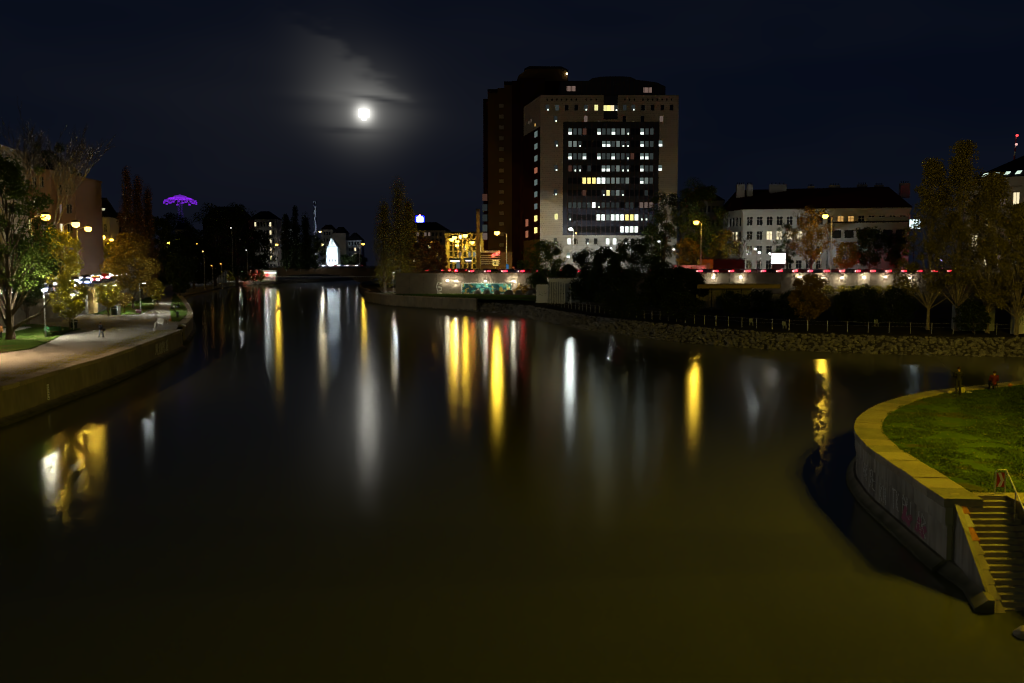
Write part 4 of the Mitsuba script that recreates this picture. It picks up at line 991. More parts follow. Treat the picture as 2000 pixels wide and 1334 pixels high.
for (px, py), d, I, lab in mid:
    tall_lamp('street_lamp', lab, D(px, py, d), 9.1, side=1, arm=2.2, I=I, fwd=.11 if I >= 900 else 0, back=.5 if I in (700, 600) else 0, w=4, r=(.95, .9, .8), group='sodium lamps left of the tower')
for (px, py), d, arm, I, lab in [((970.5, 455), 283, 3.0, 1500, 'tall sodium lamp on a long arm before the tower flank'), ((1360, 434.5), 280, 1.6, 1500, 'tall sodium lamp before the dark trees right of the tower'),
                            ((1612, 422.5), 276, 2.1, 1300, 'tall sodium lamp with pale post before the long white building')]:
    tall_lamp('street_lamp', lab, D(px, py, d), 9.1, side=1, arm=arm, I=I, back=.3 if px < 1000 else .075, wb=2, w=4, r=(.85, .8, .7), group='tall sodium lamps of the right street')
tall_lamp('street_lamp', 'slim lamp post with a small orange top before the tower base', D(1125, 455.5, 282), 9.1, side=1, arm=.2, I=60, fwd=0, back=0, glow=(3, 1.6, .3), r=(.3, .3, .3), group=None)
for (px, py), d, I, lab, r in [((1190.5, 486.5), 281, 2600, 'dazzling white floodlight on a post over the bushes before the tower', .72), ((1114.5, 447.5), 284, 900, 'bright white lamp left of the lamp post before the tower', .62)]:
    tall_lamp('white_street_lamp', lab, D(px, py, d), 9.1, side=1, arm=.9, col=LED, glow=(14, 16, 14.5), I=I, r=(r, r * .9, r * .9), fwd=.042, back=.21 if I > 1000 else .13, wb=2, w=4)
for px, py, d, I, lab, gl in [(1475, 486.5, 286, 120, 'upper of two white lamps before the long white building', (6, 7, 6)), (1483, 493, 287, 120, 'lower of two white lamps before the long white building', (6, 7, 6)), (1504, 495, 288, 60, 'small white lamp beside the glowing billboard', (5, 6, 5)),
                              (1601, 493, 288, 110, 'small white lamp in the trees right of the billboard', (4, 6, 5)), (1316, 487, 290, 15, 'small white lamp among the dark trees right of the tower', (3, 3, 2.6)), (1287, 471.5, 288, 15, 'tiny bluish white lamp beside the tower corner', (2.5, 3, 3)),
                              (1760, 512, 285, 40, 'twin greenish white lamp at the right end of the street', (4, 6, 5)), (1838, 508, 283, 30, 'violet white lamp shining through the tall birch', (2.2, 2.0, 7))]:
    tall_lamp('small_street_lamp', lab, D(px, py, d), 9.1, side=1, arm=.5, col=LED if 'violet' not in lab else (.5, .45, 1), glow=gl, I=I, fwd=0, back=.8 if I >= 60 else 0, wb=.6, r=(.42, .36, .3))
lm = tall_lamp('lawn_mast_lamp', 'added sodium lamp for the birches, on the lawn outside the view at the right', (50, 78, 15.5), 2.5, side=1, arm=1.5, I=800, fwd=0, back=0, r=(.5, .4, .25))  # unseen mast, added to brighten the viewer's side of the birches
lamp_light((50, 78.6, 15.1), (1, .72, .10), 480, w=3, spot=(62, 124, 10), beam=62, beam_in=.6)
for px, py, d, lab, gl in ((396, 491, 352, 'small warm lamp glimmering among the dark trees of the left bank, middle height', (2.2, 1.3, .4)), (413, 518.5, 352, 'low orange lamp over the striped wall, left of its twin', (2.0, .75, .12)), (431, 515, 352, 'low orange lamp over the striped wall, right of its twin', (2.4, .9, .14)), (451, 445, 412, 'tiny white lamp high among the dark trees of the left bank', (1.4, 1.4, 1.3)), (481, 488.5, 412, 'tiny white lamp in the dark trees below the cream house', (1.0, 1.0, .95))):
    h = D(px, py, d); tall_lamp('garden_lamp', lab, h, ZL if d < 400 else 8.0, side=1, arm=.4, fwd=0, back=0, glow=gl, r=(.3, .3, .3))
# white lamps along the promenade
B0 = P(89.5, 660, ZL)
park_lamp('nearest white park lamp, on the lawn beside the bench', (B0[0], B0[1], ZL), D(89, 568, B0[1])[2] - ZL, arm=0.05, I=270, col=(1, .92, .70), glow=(12, 13.5, 13), r=.2, w=2.5)
park_lamp('white park lamp beside the left quay, outside the view', (-49.5, 78, ZL), 5.6, arm=.3, I=620, glow=(12, 13, 12), r=.2, col=(1, .68, .36), group=None, w=3, down=80)
q = P(139, 646, ZL); park_lamp('park lamp hidden inside the crown of the small round tree', (q[0] + .15, q[1] + .35, ZL), 4.6, arm=0.05, I=140, col=(1, 1, .8), group=None, w=1)
for px, pyb, pyt, hd, I, lab in [(216.5, 617, 557.5, 2, 300, 'double headed park lamp beside the wheeled bins'), (274.5, 612, 553.5, 1, 220, 'park lamp on the far lawn under the orange tree'), (299, 594, 550.5, 1, 150, 'park lamp beside a bright green bush on the path'),
                            (336.5, 556, 531.5, 1, 70, 'park lamp where the path bends away'), (357, 556, 533, 1, 60, 'park lamp with a lit bush, right of the path bend'), (377, 554.5, 530.5, 1, 0, 'park lamp before the dark trees left of the striped wall'),
                            (405, 552, 529.5, 1, 0, 'faint park lamp in front of the striped wall'), (435, 550, 528, 1, 90, 'bright park lamp at the right end of the striped wall'), (467, 548.5, 527.5, 1, 80, 'park lamp beside the riverside bar')]:
    b = P(px, pyb, ZL)
    if b[1] > 560: b = D(px, pyb, 548.); b[2] = ZL
    park_lamp(lab, (b[0], b[1], ZL), max(D(px, pyt, b[1])[2] - ZL, 3), heads=hd, I=I, arm=.8, glow=(6, 6.4, 5.8), w=.8)
for px, py, d, I, gl, lab in [(518.5, 519.5, 560, 200, (5, 6, 4.5), 'white lamp above the bar canopy'), (471, 530.5, 530, 60, (2.5, 5, 2), 'greenish lamp at the riverside bar')]:
    h = D(px, py, d); park_lamp(lab, (h[0], h[1], ZL), h[2] - ZL, I=0 if px < 500 else I, glow=gl, group=None, arm=.3, name='bar_lamp')
for px, py, lab in [(575.5, 518.5, 'first low white lamp along the road bridge, from the left'), (602, 517.5, 'second low white lamp along the road bridge, from the left'), (627.5, 517.5, 'third low white lamp along the road bridge, from the left'), (688, 499.5, 'small white lamp below the dark house at the bridge')]:
    h = D(px, py, 626); park_lamp(lab, (h[0], h[1], 11.7), max(h[2] - 11.7, 2.2), I=260 if px in (575.5, 627.5) else 0, glow=(6, 5.8, 4.2), group=None, arm=.2, name='bridge_lamp', r=.3)
for px, py, lab in [(767.5, 533, 'small lamp on a post among the poplars'), (789.5, 548.5, 'low lamp right of the cyclist light'), (1064, 551, 'small white lamp behind the white panel')]:
    h = D(px, py, 268); park_lamp(lab, (h[0], h[1], 3.1), max(h[2] - 3.1, 2.4), I=70 if px < 770 else 60, col=WARM, glow=(3, 3, 2.6), group=None, arm=.2, name='path_lamp')
# floodlights of the white gable
for i, px in enumerate((641, 655)):
    h = D(px, 517, 622); fl = thing('floodlight', ('left' if i == 0 else 'right') + ' floodlight on the ground before the white gable', 'floodlight')
    obj('body', moved(bx(-.5, .5, -.3, .3, 0, .7), h[0], 622, 11.75), 'm_steel_dark', fl); obj('stand', moved(bx(-.6, .6, -.4, .4, -.2, -.004), h[0], 622, 11.75), 'm_steel_dark', fl)
    lamp_light((h[0], 622.5, 14), (.80, .97, 1.10), 2000, w=2, spot=(D(648, 490, gy)[0], gy, D(648, 492, gy)[2]), beam=33, beam_in=.9)
# wall lamps
for i, (px, py, I) in enumerate([(876, 548, 40), (893, 549, 70), (950, 549, 100), (1004.5, 549, 110), (1393.5, 542, 100), (1447, 542, 100), (1562, 541, 80), (1606.5, 542.5, 110), (1643.5, 542.5, 110), (1686.5, 541, 120), (1728.5, 541, 110), (1775.5, 543, 80)]):
    xw = SXW(px); pw = (Mw2 @ np.array([xw, -.30, 0, 1]))[:3]; zz = D(px, py, pw[1])[2]; pw[2] = zz
    lab = ['small wall lamp left of the others by the dark wall end', 'wall lamp left of the teal mural', 'wall lamp over the teal mural', 'wall lamp right of the teal mural', 'wall lamp over the left part of the yellow canopy', 'wall lamp over the middle of the yellow canopy',
           'wall lamp behind the top of the round ochre tree', 'wall lamp right of the round ochre tree', 'second wall lamp right of the round ochre tree', 'third wall lamp right of the round ochre tree', 'fourth wall lamp right of the round ochre tree', 'last wall lamp before the tall birch'][i]
    wlk = thing('wall_lamp', lab, 'wall lamp', 'warm lamps on the street wall')
    obj('bracket', moved(bx(-.12, .12, -.05, .27, .18, .32), *pw), 'm_steel_dark', wlk)
    m = ico(1, 2); m.apply_scale((.46, .22, .24)); m.apply_translation(pw); obj('globe', m, 'm_lamp_glass', wlk, emit=(9, 8.0, 5.6))
    lamp_light(pw + np.array([0, -.75, -.2]), (1, .90, .66), I * (.5 if px < 1100 else .36), w=1.3)

# ---------------------------------------------------------------- vehicles
def car_shapes():
    prof = [(-2.1, .32), (-2.15, .62), (-2.08, .86), (-1.55, .95), (-1.15, 1.40), (-.2, 1.47), (.55, 1.40), (1.15, .96), (1.95, .84), (2.12, .62), (2.1, .32)]
    body = Polygon([(x, z) for x, z in prof])
    b = slab(body, -.86, .86); v = b.vertices; s = np.where(v[:, 2] > 1.0, .80, 1.0); v[:, 1] *= s; b = trimesh.Trimesh(v, b.faces, process=False)
    glass = MB()
    side = Polygon([(-1.42, .99), (-1.08, 1.34), (.48, 1.34), (1.0, .99)])
    for s_ in (-1, 1):
        g = slab(side, -.01, .01); v = g.vertices.copy(); v[:, 1] += s_ * np.interp(v[:, 2], [.99, 1.0, 1.4], [.872, .72, .70]); glass.add(trimesh.Trimesh(v, g.faces, process=False))
    wheel = lathe([(0.01, -.1), (.2, -.1), (.31, -.09), (.31, .09), (.2, .1), (.01, .1)], 14); wheel.apply_transform(trimesh.transformations.rotation_matrix(math.pi / 2, [1, 0, 0]))
    tl = MB().box(-2.19, -1.30, .58, .90, .56, .90).mesh()
    tr = MB().box(-2.19, -1.30, -.90, -.58, .56, .90).mesh()
    br_ = bx(-2.20, -2.10, -.575, .575, .66, .84)
    hl, hr = bx(1.88, 2.19, .36, .90, .52, .84), bx(1.88, 2.19, -.90, -.36, .52, .84)
    P_ = lambda m, mt, sm=False: mikit.ply(m, mt, sm)
    return dict(glass=P_(glass.mesh(), 'm_glass_dark'), wheel=P_(wheel, 'm_dark', 40), tl=P_(tl, 'm_lamp_glass'), tr=P_(tr, 'm_lamp_glass'), br=P_(br_, 'm_lamp_glass'), hl=P_(hl, 'm_lamp_glass'), hr=P_(hr, 'm_lamp_glass'),
                bodies=[P_(b, m, 30) for m in ('m_car_grey', 'm_car_black', 'm_car_white', 'm_car_red', 'm_car_blue')])


for nm, c in (('m_car_grey', (.22, .22, .23)), ('m_car_black', (.02, .02, .022)), ('m_car_white', (.62, .62, .62)), ('m_car_red', (.30, .02, .02)), ('m_car_blue', (.03, .06, .18))): mat(nm, c, .25, .0, .6, clearcoat=.8)
CAR = car_shapes(); CN = ('grey', 'black', 'white', 'red', 'blue')


def car(label, x, y, z, rz, paint, tail=(11, .12, .28), head=(3, 3, 2.8), glowI=0.0, headI=0.0, group=None):
    k = thing('car', label, 'car', group); t = at(x, y, z, rz)
    put('body', CAR['bodies'][paint], t, k); put('window_glass', CAR['glass'], t, k)
    for wx in (-1.35, 1.32):
        for wy in (-.80, .80): put('wheel', CAR['wheel'], t @ T4().translate([wx, wy, .31]), k)
    for q in ('tl', 'tr'): put('tail_light', CAR[q], t, k, emit=tail)
    put('brake_light', CAR['br'], t, k, emit=[c * .8 for c in tail])
    for q in ('hl', 'hr'): put('headlight', CAR[q], t, k, emit=head)
    c, s = math.cos(math.radians(rz)), math.sin(math.radians(rz))
    if glowI: lamp_light((x - 2.6 * c, y - 2.6 * s, z + .75), (1, .012, .03), glowI, w=.5)
    if headI: lamp_light((x + 2.9 * c, y + 2.9 * s, z + .75), (.82, .92, 1.12), headI, w=1.2, spot=(x + 40 * c, y + 40 * s, z - .6), beam=58)
    return k


rng = np.random.default_rng(77); nth = [-1, -1]
ORD = 'first second third fourth fifth sixth seventh eighth ninth tenth eleventh twelfth thirteenth fourteenth fifteenth sixteenth seventeenth eighteenth nineteenth twentieth'.split()
ORD += ['twenty-' + o for o in ORD[:9]] + ['thirtieth'] + ['thirty-' + o for o in ORD[:9]]
hd_ = math.degrees(math.atan(.085))
for lane, off, n, x0, step in ((0, 4.2, 38, -15.0, 4.95), (1, 7.8, 38, -12.5, 4.95)):
    for i in range(n):
        x = x0 + i * step + rng.uniform(-.2, .2)
        if 8 < x < 44 and rng.random() < .7: continue
        p = int(rng.integers(0, 5)); nth[lane] += 1
        car('%s car, %s from the left in the %s lane of the right street' % (CN[p], ORD[nth[lane]], 'near' if lane == 0 else 'far'), x, WALL_Y(x) + off, ZROAD + .004, hd_ + rng.uniform(-1, 1), p, glowI=0,
            group='cars queueing on the right street')
for i in range(16):
    d = 131 + i * 7.2; lane = i % 2; dx = (3.0, 6.3)[lane]; rz = float(np.interp(d, [131, 180, 250], [-80, -72, -69]))
    xs = np.interp(d, slope_top[:, 1], slope_top[:, 0]) - dx
    o = ('first', 'second', 'third', 'fourth', 'fifth', 'sixth', 'seventh', 'eighth')[i // 2]
    car('%s car with dazzling headlights, %s of the %s lane on the left street' % (CN[(i * 2 + i // 3) % 5], o, ('near', 'far')[lane]), xs, d, zroad_left(0, d) + .02, rz, (i * 2 + i // 3) % 5, tail=(.3, .01, .01), head=(40, 46, 55), headI=1000 if i in (2, 4, 7, 11) else 0, group=None)
for i, px in enumerate((594, 618, 636, 655, 668, 684, 702)):
    q = D(px, 520, 617); car('%s car with headlights crossing the road bridge, number %s from the left' % (CN[i % 5], ('one', 'two', 'three', 'four', 'five', 'six', 'seven')[i]), q[0], 616.5 + .1 * i, 11.72, -150, i % 5, tail=(.3, .01, .01), head=(22, 23, 25), headI=150 if i == 3 else 0)
for i, (px, d) in enumerate(((840, 330), (852, 336), (866, 342), (880, 348), (893, 356), (905, 366), (914, 338))):
    q = D(px, 530, d); car('%s car with red tail lights driving off, number %s left of the tower' % (CN[i % 5], ('one', 'two', 'three', 'four', 'five', 'six', 'seven')[i]), q[0], d, ZROAD + .13, 60, i % 5, glowI=0)
# a tram stop of lit canopies left of the tower
for i, (px0, px1, py, em, lab) in enumerate([(879, 897, 510.5, (2.2, 2.2, 2.3), 'white lit flat canopy at the stop left of the tower'), (909, 920, 509.5, (1.6, 1.6, 1.9), 'small lit canopy with violet fascia beside the brown pylon')]):
    k = thing('lit_canopy', lab, 'canopy'); a, b = D(px0, py, 330), D(px1, py, 330)
    obj('light_panel', bx(a[0], b[0], 330, 333, a[2] - .1, a[2] + .32), 'm_lamp_glass', k, emit=em); obj('roof', bx(a[0] - .3, b[0] + .3, 329.8, 333.4, a[2] + .324, a[2] + 1.2), 'm_blue_paint' if i else 'm_steel_dark', k)
    for x in (a[0] + .3, b[0] - .3): obj('post', tube([(x, 332, ZROAD), (x, 332, a[2] - .1)], .1, 6), 'm_steel_dark', k)
k = thing('notice_board', 'grey upright notice board between the lit canopies', 'sign'); a = D(891, 524, 322); b = D(898, 511, 322)
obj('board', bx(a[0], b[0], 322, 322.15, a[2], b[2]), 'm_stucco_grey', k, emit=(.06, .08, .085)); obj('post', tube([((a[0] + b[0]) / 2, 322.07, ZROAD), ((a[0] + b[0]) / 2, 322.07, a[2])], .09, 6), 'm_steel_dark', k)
k = thing('parking_sign', 'small blue sign on the tall lamp post before the tower', 'sign'); a = D(991, 522, 281)
obj('plate', bx(a[0] - .45, a[0] + .45, 281, 281.06, a[2] - .9, a[2] + .9), 'm_blue_paint', k, emit=(.02, .10, .20)); obj('post', tube([(a[0], 281.1, 9), (a[0], 281.1, a[2] + .9)], .05, 6), 'm_pole', k)
for px, py, lab in ((1003, 526, 'round red and white traffic sign left of the dark tree'), (1676, 515, 'round red traffic sign with a white plate above the right street')):
    k = thing('traffic_sign', lab, 'traffic sign'); a = D(px, py - 4, 278)
    m = lathe([(.01, -.02), (.42, -.02), (.42, .02), (.01, .02)], 20); m.apply_transform(trimesh.transformations.rotation_matrix(math.pi / 2, [1, 0, 0])); obj('disc', moved(m, *a), 'm_red_paint', k)
    obj('bar', moved(bx(-.28, .28, -.035, -.022, -.07, .07), *a), 'm_white_paint', k); obj('plate', moved(bx(-.35, .35, -.02, .02, -.9, -.5), *a), 'm_white_paint', k); obj('post', tube([(a[0], 278.06, 9), (a[0], 278.06, a[2] + .3)], .045, 6), 'm_pole', k)
k = thing('billboard', 'glowing white billboard standing before the long white building', 'billboard'); a, b = D(1507, 515, 285), D(1534, 494.5, 285)
obj('screen', bx(a[0], b[0], 285, 285.2, a[2], b[2]), 'm_lamp_glass', k, emit=(3.4, 3.3, 3.2), w=.3); obj('casing', bx(a[0] - .3, b[0] + .3, 285.01, 285.7, a[2] - .3, b[2] + .3), 'm_steel_dark', k)
obj('base', bx(a[0] + .1, b[0] - .1, 285.1, 285.6, 9.1, a[2] - .304), 'm_steel_dark', k)
k = thing('kiosk', 'long dark red kiosk with an ochre left end on the right street', 'kiosk'); a, m_, b = D(1367, 520, 283)[0], D(1393, 520, 283)[0], D(1455, 520, 283)[0]; zt_ = D(1400, 506.5, 283)[2]
obj('end_wall', bx(a, m_ - .02, 283, 287, 9.12, zt_), 'm_yellow_paint', k); obj('wall', bx(m_ + .02, b, 283.1, 287, 9.12, zt_ - .1), 'm_red_panel', k); obj('roof', bx(a - .3, b + .3, 282.6, 287.3, zt_ + .004, zt_ + .3), 'm_dark', k)
obj('door', bx(m_ - 2.1, m_ - 1.0, 282.94, 282.996, 9.2, zt_ - 1.2), 'm_stucco', k)
k = thing('barrier_fence', 'low pale board fence before the dark trees right of the tower', 'fence')
for i in range(7): obj('board', bx(D(1312, 520, 279)[0] + i * 1.55, D(1312, 520, 279)[0] + i * 1.55 + 1.48, 279, 279.08, 9.12, 11.6), 'm_white_paint', k)

# ---------------------------------------------------------------- park buildings on the right bank
k = thing('pavilion', 'white flat-roofed pavilion with slim columns on the opposite bank', 'pavilion'); d = 204.0
XX = lambda px: D(px, 570, d)[0]; ZZ = lambda py: D(1110, py, d)[2]
obj('roof_fascia', bx(XX(1071), XX(1153), d - .6, d + 7, ZZ(550.5), ZZ(543.5)), 'm_white_paint', k); obj('roof', bx(XX(1070.4), XX(1153.6), d - .8, d + 7.2, ZZ(543.4), ZZ(541.6)), 'm_steel_dark', k)
for i in range(7): obj('column', bx(XX(1073.5 + i * 4.6), XX(1073.5 + i * 4.6) + .26, d - .45, d - .15, 2.6, ZZ(550.6)), 'm_white_paint', k)
obj('column', bx(XX(1113), XX(1115.4), d - .5, d - .2, 2.6, ZZ(553.6)), 'm_white_paint', k); obj('inner_beam', bx(XX(1099), XX(1153), d - .4, d - .1, ZZ(553.5), ZZ(550.7)), 'm_white_paint', k)
obj('back_wall', bx(XX(1073), XX(1153), d + 5.6, d + 6, 2.6, ZZ(550.7)), 'm_stucco_grey', k); obj('panel', bx(XX(1121), XX(1139), d + 1.5, d + 1.7, ZZ(580), ZZ(552)), 'm_white_paint', k); obj('side_panel', bx(XX(1140), XX(1153), d + .3, d + .5, 2.6, ZZ(552)), 'm_stucco_grey', k)
for i, (px, py) in enumerate(((1124, 561), (1128, 569), (1131, 558), (1134, 566), (1137, 572))): obj('ornament', bx(XX(px) - .16, XX(px) + .16, d + 1.42, d + 1.49, ZZ(py) - .2, ZZ(py) + .2), 'm_brown_panel', k)
k = thing('scrawled_board', 'pale blue-white board wall left of the pavilion with scrawled marks', 'board'); d = 207.0
a, b = D(1047.5, 585, d), D(1071, 555.5, d); obj('board', bx(a[0], b[0], d, d + .15, 2.7, b[2]), 'm_white_paint', k); obj('foot', bx(a[0] - .2, b[0] + .2, d + .16, d + .6, 2.6, 3.0), 'm_stucco_grey', k)
for i in range(5): obj('scrawl', slab(LineString([(a[0] + .5 + i * .4, 4.3 + .3 * (i % 2)), (a[0] + .8 + i * .35, 4.8), (a[0] + .7 + i * .4, 5.3 - .2 * (i % 3))]).buffer(.03), d - .008, d - .003), 'm_steel_dark', k)
k = thing('canopy_bar', 'long flat canopy with yellow fascia over a beach bar in the park', 'canopy'); d = 176.0
XX = lambda px: D(px, 570, d)[0]; ZZ = lambda py: D(1450, py, d)[2]
obj('fascia', bx(XX(1362), XX(1524), d, d + .25, ZZ(563.3), ZZ(555.6)), 'm_yellow_paint', k); obj('roof', bx(XX(1362), XX(1523.6), d + .254, d + 9, ZZ(559), ZZ(555.9)), 'm_dark', k)
for px in (1367, 1391.5, 1420, 1449.5, 1480): obj('post', tube([(XX(px), d + .6, 2.2), (XX(px), d + .6, ZZ(563.4))], .09, 6), 'm_steel_dark', k)
obj('soffit', bx(XX(1362), XX(1523.4), d + .3, d + 8.8, ZZ(561.2), ZZ(559.1)), 'm_dark', k)
for i in range(9): obj('back_panel', bx(XX(1372) + i * 1.25, XX(1372) + i * 1.25 + 1.19, d + 6, d + 6.15, 2.6, ZZ(564)), 'm_stucco', k)
k = thing('lattice_mast', 'thin grey lattice mast standing between the park shrubs', 'mast'); a = P(1736, 628, 2.6)
for s_ in (-1, 1): obj('leg', tube([(a[0] + s_ * .9, a[1], 2.5), (a[0] + s_ * .1, a[1], 7.2)], .05, 5), 'm_pole', k)
for i in range(4): obj('rung', tube([(a[0] - .9 + .2 * i, a[1], 2.6 + i), (a[0] + .9 - .2 * i, a[1], 2.6 + i)], .035, 5), 'm_pole', k)
k = thing('grey_hut', 'grey hut with a scrawled white panel at the right edge under the birches', 'hut'); d = 116.0
a = D(1975, 640, d)[0]; obj('wall', bx(D(1872, 640, d + 6)[0], a - .02, d + 4, d + 8, 2.2, 5.6), 'm_stucco_grey', k); obj('panel', bx(a, a + 4, d, d + .2, 2.1, 5.4), 'm_white_paint', k); obj('roof', bx(D(1870, 640, d + 6)[0], a + 4.2, d + .21, d + 8.3, 5.62, 5.9), 'm_dark', k)
for i in range(4): obj('scrawl', slab(LineString([(a + .5 + i * .4, 4.4), (a + .9 + i * .3, 3.7), (a + .5 + i * .5, 3.3)]).buffer(.04), d - .008, d - .003), 'm_steel_dark', k)
k = thing('park_fence', 'low wire fence along the top of the rubble bank', 'fence')
fl_ = even(np.array([p for p in (rub - nr * 8.0) if 8 < p[0] < 66]), 2.6)
for i, p in enumerate(fl_): obj('post', tube([(p[0], p[1], zpark(*p) - .2), (p[0], p[1], zpark(*p) + 1.35)], .045, 5), 'm_steel', k)
obj('wire', MB().tube([(*p, zpark(*p) + 1.25) for p in fl_], .015, 4).tube([(*p, zpark(*p) + .75) for p in fl_], .012, 4).mesh(), 'm_steel', k)
rng = np.random.default_rng(14)
for i, (px, py) in enumerate([(1532, 637), (1467, 632), (1712, 636)]):
    a = P(px, py, 2.5); k = thing('park_chair', 'low pale chair on the dark park ground behind the boulder bank', 'chair', 'pale chairs scattered in the dark park')
    a[2] = zpark(a[0], a[1]); obj('seat', moved(bx(-.27, .27, -.27, .27, .38, .44), *a), 'm_stucco_grey', k); obj('back', moved(bx(-.27, .27, .2, .26, .445, .95), *a), 'm_stucco_grey', k)
    for sx_ in (-.22, .22):
        for sy_ in (-.2, .2): obj('leg', moved(bx(sx_ - .025, sx_ + .025, sy_ - .025, sy_ + .025, -.05, .379), *a), 'm_stucco_grey', k)
# boulders along the tip lawn
for i, px in enumerate((870, 890, 911, 933, 951, 971, 994, 1014, 1034)):
    a = P(px, 572.5 + (px - 870) * .022, 3.15); m = ico(1, 2); v = m.vertices * (1 + .4 * (meshkit.noise(m.vertices * 1.4 + i * 5)[:, None] - .5)); v *= [1.15 - .1 * (i % 3), .9, .95]
    tag(obj('boulder', trimesh.Trimesh(v + [a[0], a[1], 3.55], m.faces, process=False), 'm_rock', smooth=40), 'grey boulder edging the tip lawn, %s from the left' % ORD[i], 'boulder', 'boulders in a row along the tip lawn')

# ---------------------------------------------------------------- foreground things on the right
k = thing('arrow_sign', 'red and white chevron sign in a grey tube frame at the head of the stairs', 'sign')
ys = YT + .22; xs0, xs1 = D(1943, 960, ys)[0], D(1963, 960, ys)[0]; zt_ = D(1953, 917.5, ys)[2]; z0 = ZR + .015
fr = [(xs0, ys, z0), (xs0, ys, zt_ - .05), (xs0 + .05, ys, zt_), (xs1 - .05, ys, zt_), (xs1, ys, zt_ - .05), (xs1, ys, z0), ]
obj('frame', MB().tube(fr, .022, 8).tube([(xs0, ys, z0 + .03), (xs1, ys, z0 + .03)], .018, 8).mesh(), 'm_galv', k, smooth=40)
zb_, zp_ = z0 + .26, zt_ - .10; xm0, xm1 = xs0 + .045, xs1 - .045
pl = obj('plate', bx(xm0, xm1, ys - .012, ys, zb_, zp_), 'm_sign_red' if 'm_sign_red' in scene else mat('m_sign_red', (.42, .035, .02), .5), k)
wdt, hgt_ = xm1 - xm0, zp_ - zb_
obj('chevron', slab(Polygon([(xm0 + wdt * .10, zp_ - .01), (xm0 + wdt * .52, zp_ - .01), (xm1 - .02, zb_ + hgt_ * .48), (xm0 + wdt * .55, zb_ + .01), (xm0 + wdt * .12, zb_ + .01), (xm0 + wdt * .52, zb_ + hgt_ * .48)]), ys - .017, ys - .0125), 'm_white_paint', pl)
k = thing('handrail', 'bright steel handrail sloping down along the right side of the stairs', 'handrail')
hx = XB + .35
top = np.array([hx - .05, YT + .1, ZR + 1.02]); bot = np.array([hx + .0, YB - .4, .85])
top = D(1965.5, 917.5, YT + .15); e = D(2003, 1002, YT - 2.2)
dirn = (e - top) / 2.35
obj('rail', tube([top - [.10, 0, 0], top, top + dirn * 2.2, top + dirn * 4.0], .024, 10), 'm_rail' if 'm_rail' in scene else mat('m_rail', (.75, .72, .62), .3, .2), k, smooth=40)
for t in (1.2, 3.0):
    q = top + dirn * t; obj('post', tube([q, q - [0, 0, 1.02]], .02, 8), 'm_galv', k)
k = thing('terrace_wall', 'upper quay terrace wall to the right, outside the view', 'wall')
terr = np.array([(60, 48), (40, 47), (31.5, 45), (28.6, 40.5), (27.2, 36.5), (25.6, 32), (24.4, 27), (23.6, 20), (23.4, 6)])
obj('terrace', prism(Polygon(np.vstack([smooth_line(terr, 1.0), [(60, 6)]])), 2.55, 9.0), 'm_stone_wall', k)
obj('parapet', prism(Polygon(np.vstack([smooth_line(terr, 1.0), smooth_line(terr, 1.0)[::-1] + [.35, 0]])).buffer(0), 9.004, 10.05), 'm_stone_wall', k)
k = tall_lamp('quay_lamp', 'sodium mast on the upper quay, out of view, with an added ring of six heads', (29.6, 33.0, 17.2), 9.0, side=1, arm=1.8, fwd=0, back=0, I=700, r=(.3, .3, .25))
for i in range(6):  # ring of spread heads, added to soften the wall shadow on the water
    dx, dy = 2.6 * math.cos(i * 1.0472), 2.6 * math.sin(i * 1.0472)
    m = ico(1, 2); m.apply_scale((.3, .3, .22)); m.apply_translation((29.6 + dx, 33 + dy, 17.0)); obj('bowl', m, 'm_lamp_glass', k, emit=(14, 6.6, .6)); lamp_light((29.6 + dx, 33 + dy, 16.65), (1, .73, .008), 190, w=3)
    obj('ring_arm', tube([(29.6, 33, 17.55), (29.6 + dx, 33 + dy, 17.35)], .05, 6), 'm_pole', k)
tall_lamp('quay_lamp', 'sodium lamp further back on the upper quay', (36.0, 8.0, 18.0), 9.0, side=1, arm=1.8, fwd=0, back=1, wb=4, I=240, col=(1, .82, .01), r=(.5, .4, .25))
bd = thing('viewing_bridge', 'bridge deck with parapet on which the viewer stands', 'bridge')
obj('deck', bx(-60, 60, -16, -1.2, 7.9, 8.95), 'm_road', bd); obj('parapet', bx(-60, 23.2, -1.55, -1.2, 8.954, 9.95), 'm_stone_wall', bd)
for i, x in enumerate((-46, -20, 8)):
    tall_lamp('bridge_street_lamp', 'sodium lamp on the near bridge, number %s from the left' % ('one', 'two', 'three')[i], (x, -4.2, 18.2), 8.95, side=1, arm=1.6, along=(0, -1), fwd=0, back=1 if i != 1 else 0, wb=4, I=66, col=(1, 1.12, .32), r=(.5, .4, .25))

# ---------------------------------------------------------------- people
diff('m_skin', (.42, .24, .17)); diff('m_jacket_dark', (.025, .025, .032)); diff('m_jeans', (.20, .23, .30)); diff('m_trousers_dark', (.03, .03, .035)); diff('m_shoe', (.03, .025, .02)); diff('m_hair', (.035, .022, .015)); diff('m_jacket_red', (.11, .022, .02)); diff('m_jacket_orange', (.55, .22, .08)); diff('m_pale_top', (.55, .47, .42)); diff('m_bag', (.05, .04, .04))


def hull_chain(joints, bones, rad, grow=0.0):
    out = m3.Manifold()
    for a, b in bones:
        sa = m3.Manifold.sphere(rad[a] + grow, 20).translate([float(v) for v in joints[a]]); sb_ = m3.Manifold.sphere(rad[b] + grow, 20).translate([float(v) for v in joints[b]])
        out = out + m3.Manifold.batch_hull([sa, sb_])
    return out


def finish(m, n=3.0, it=10):
    m = m.refine_to_length(n / 100); q = m.to_mesh(); t = trimesh.Trimesh(q.vert_properties[:, :3], q.tri_verts, process=True)
    trimesh.smoothing.filter_taubin(t, iterations=it); return t


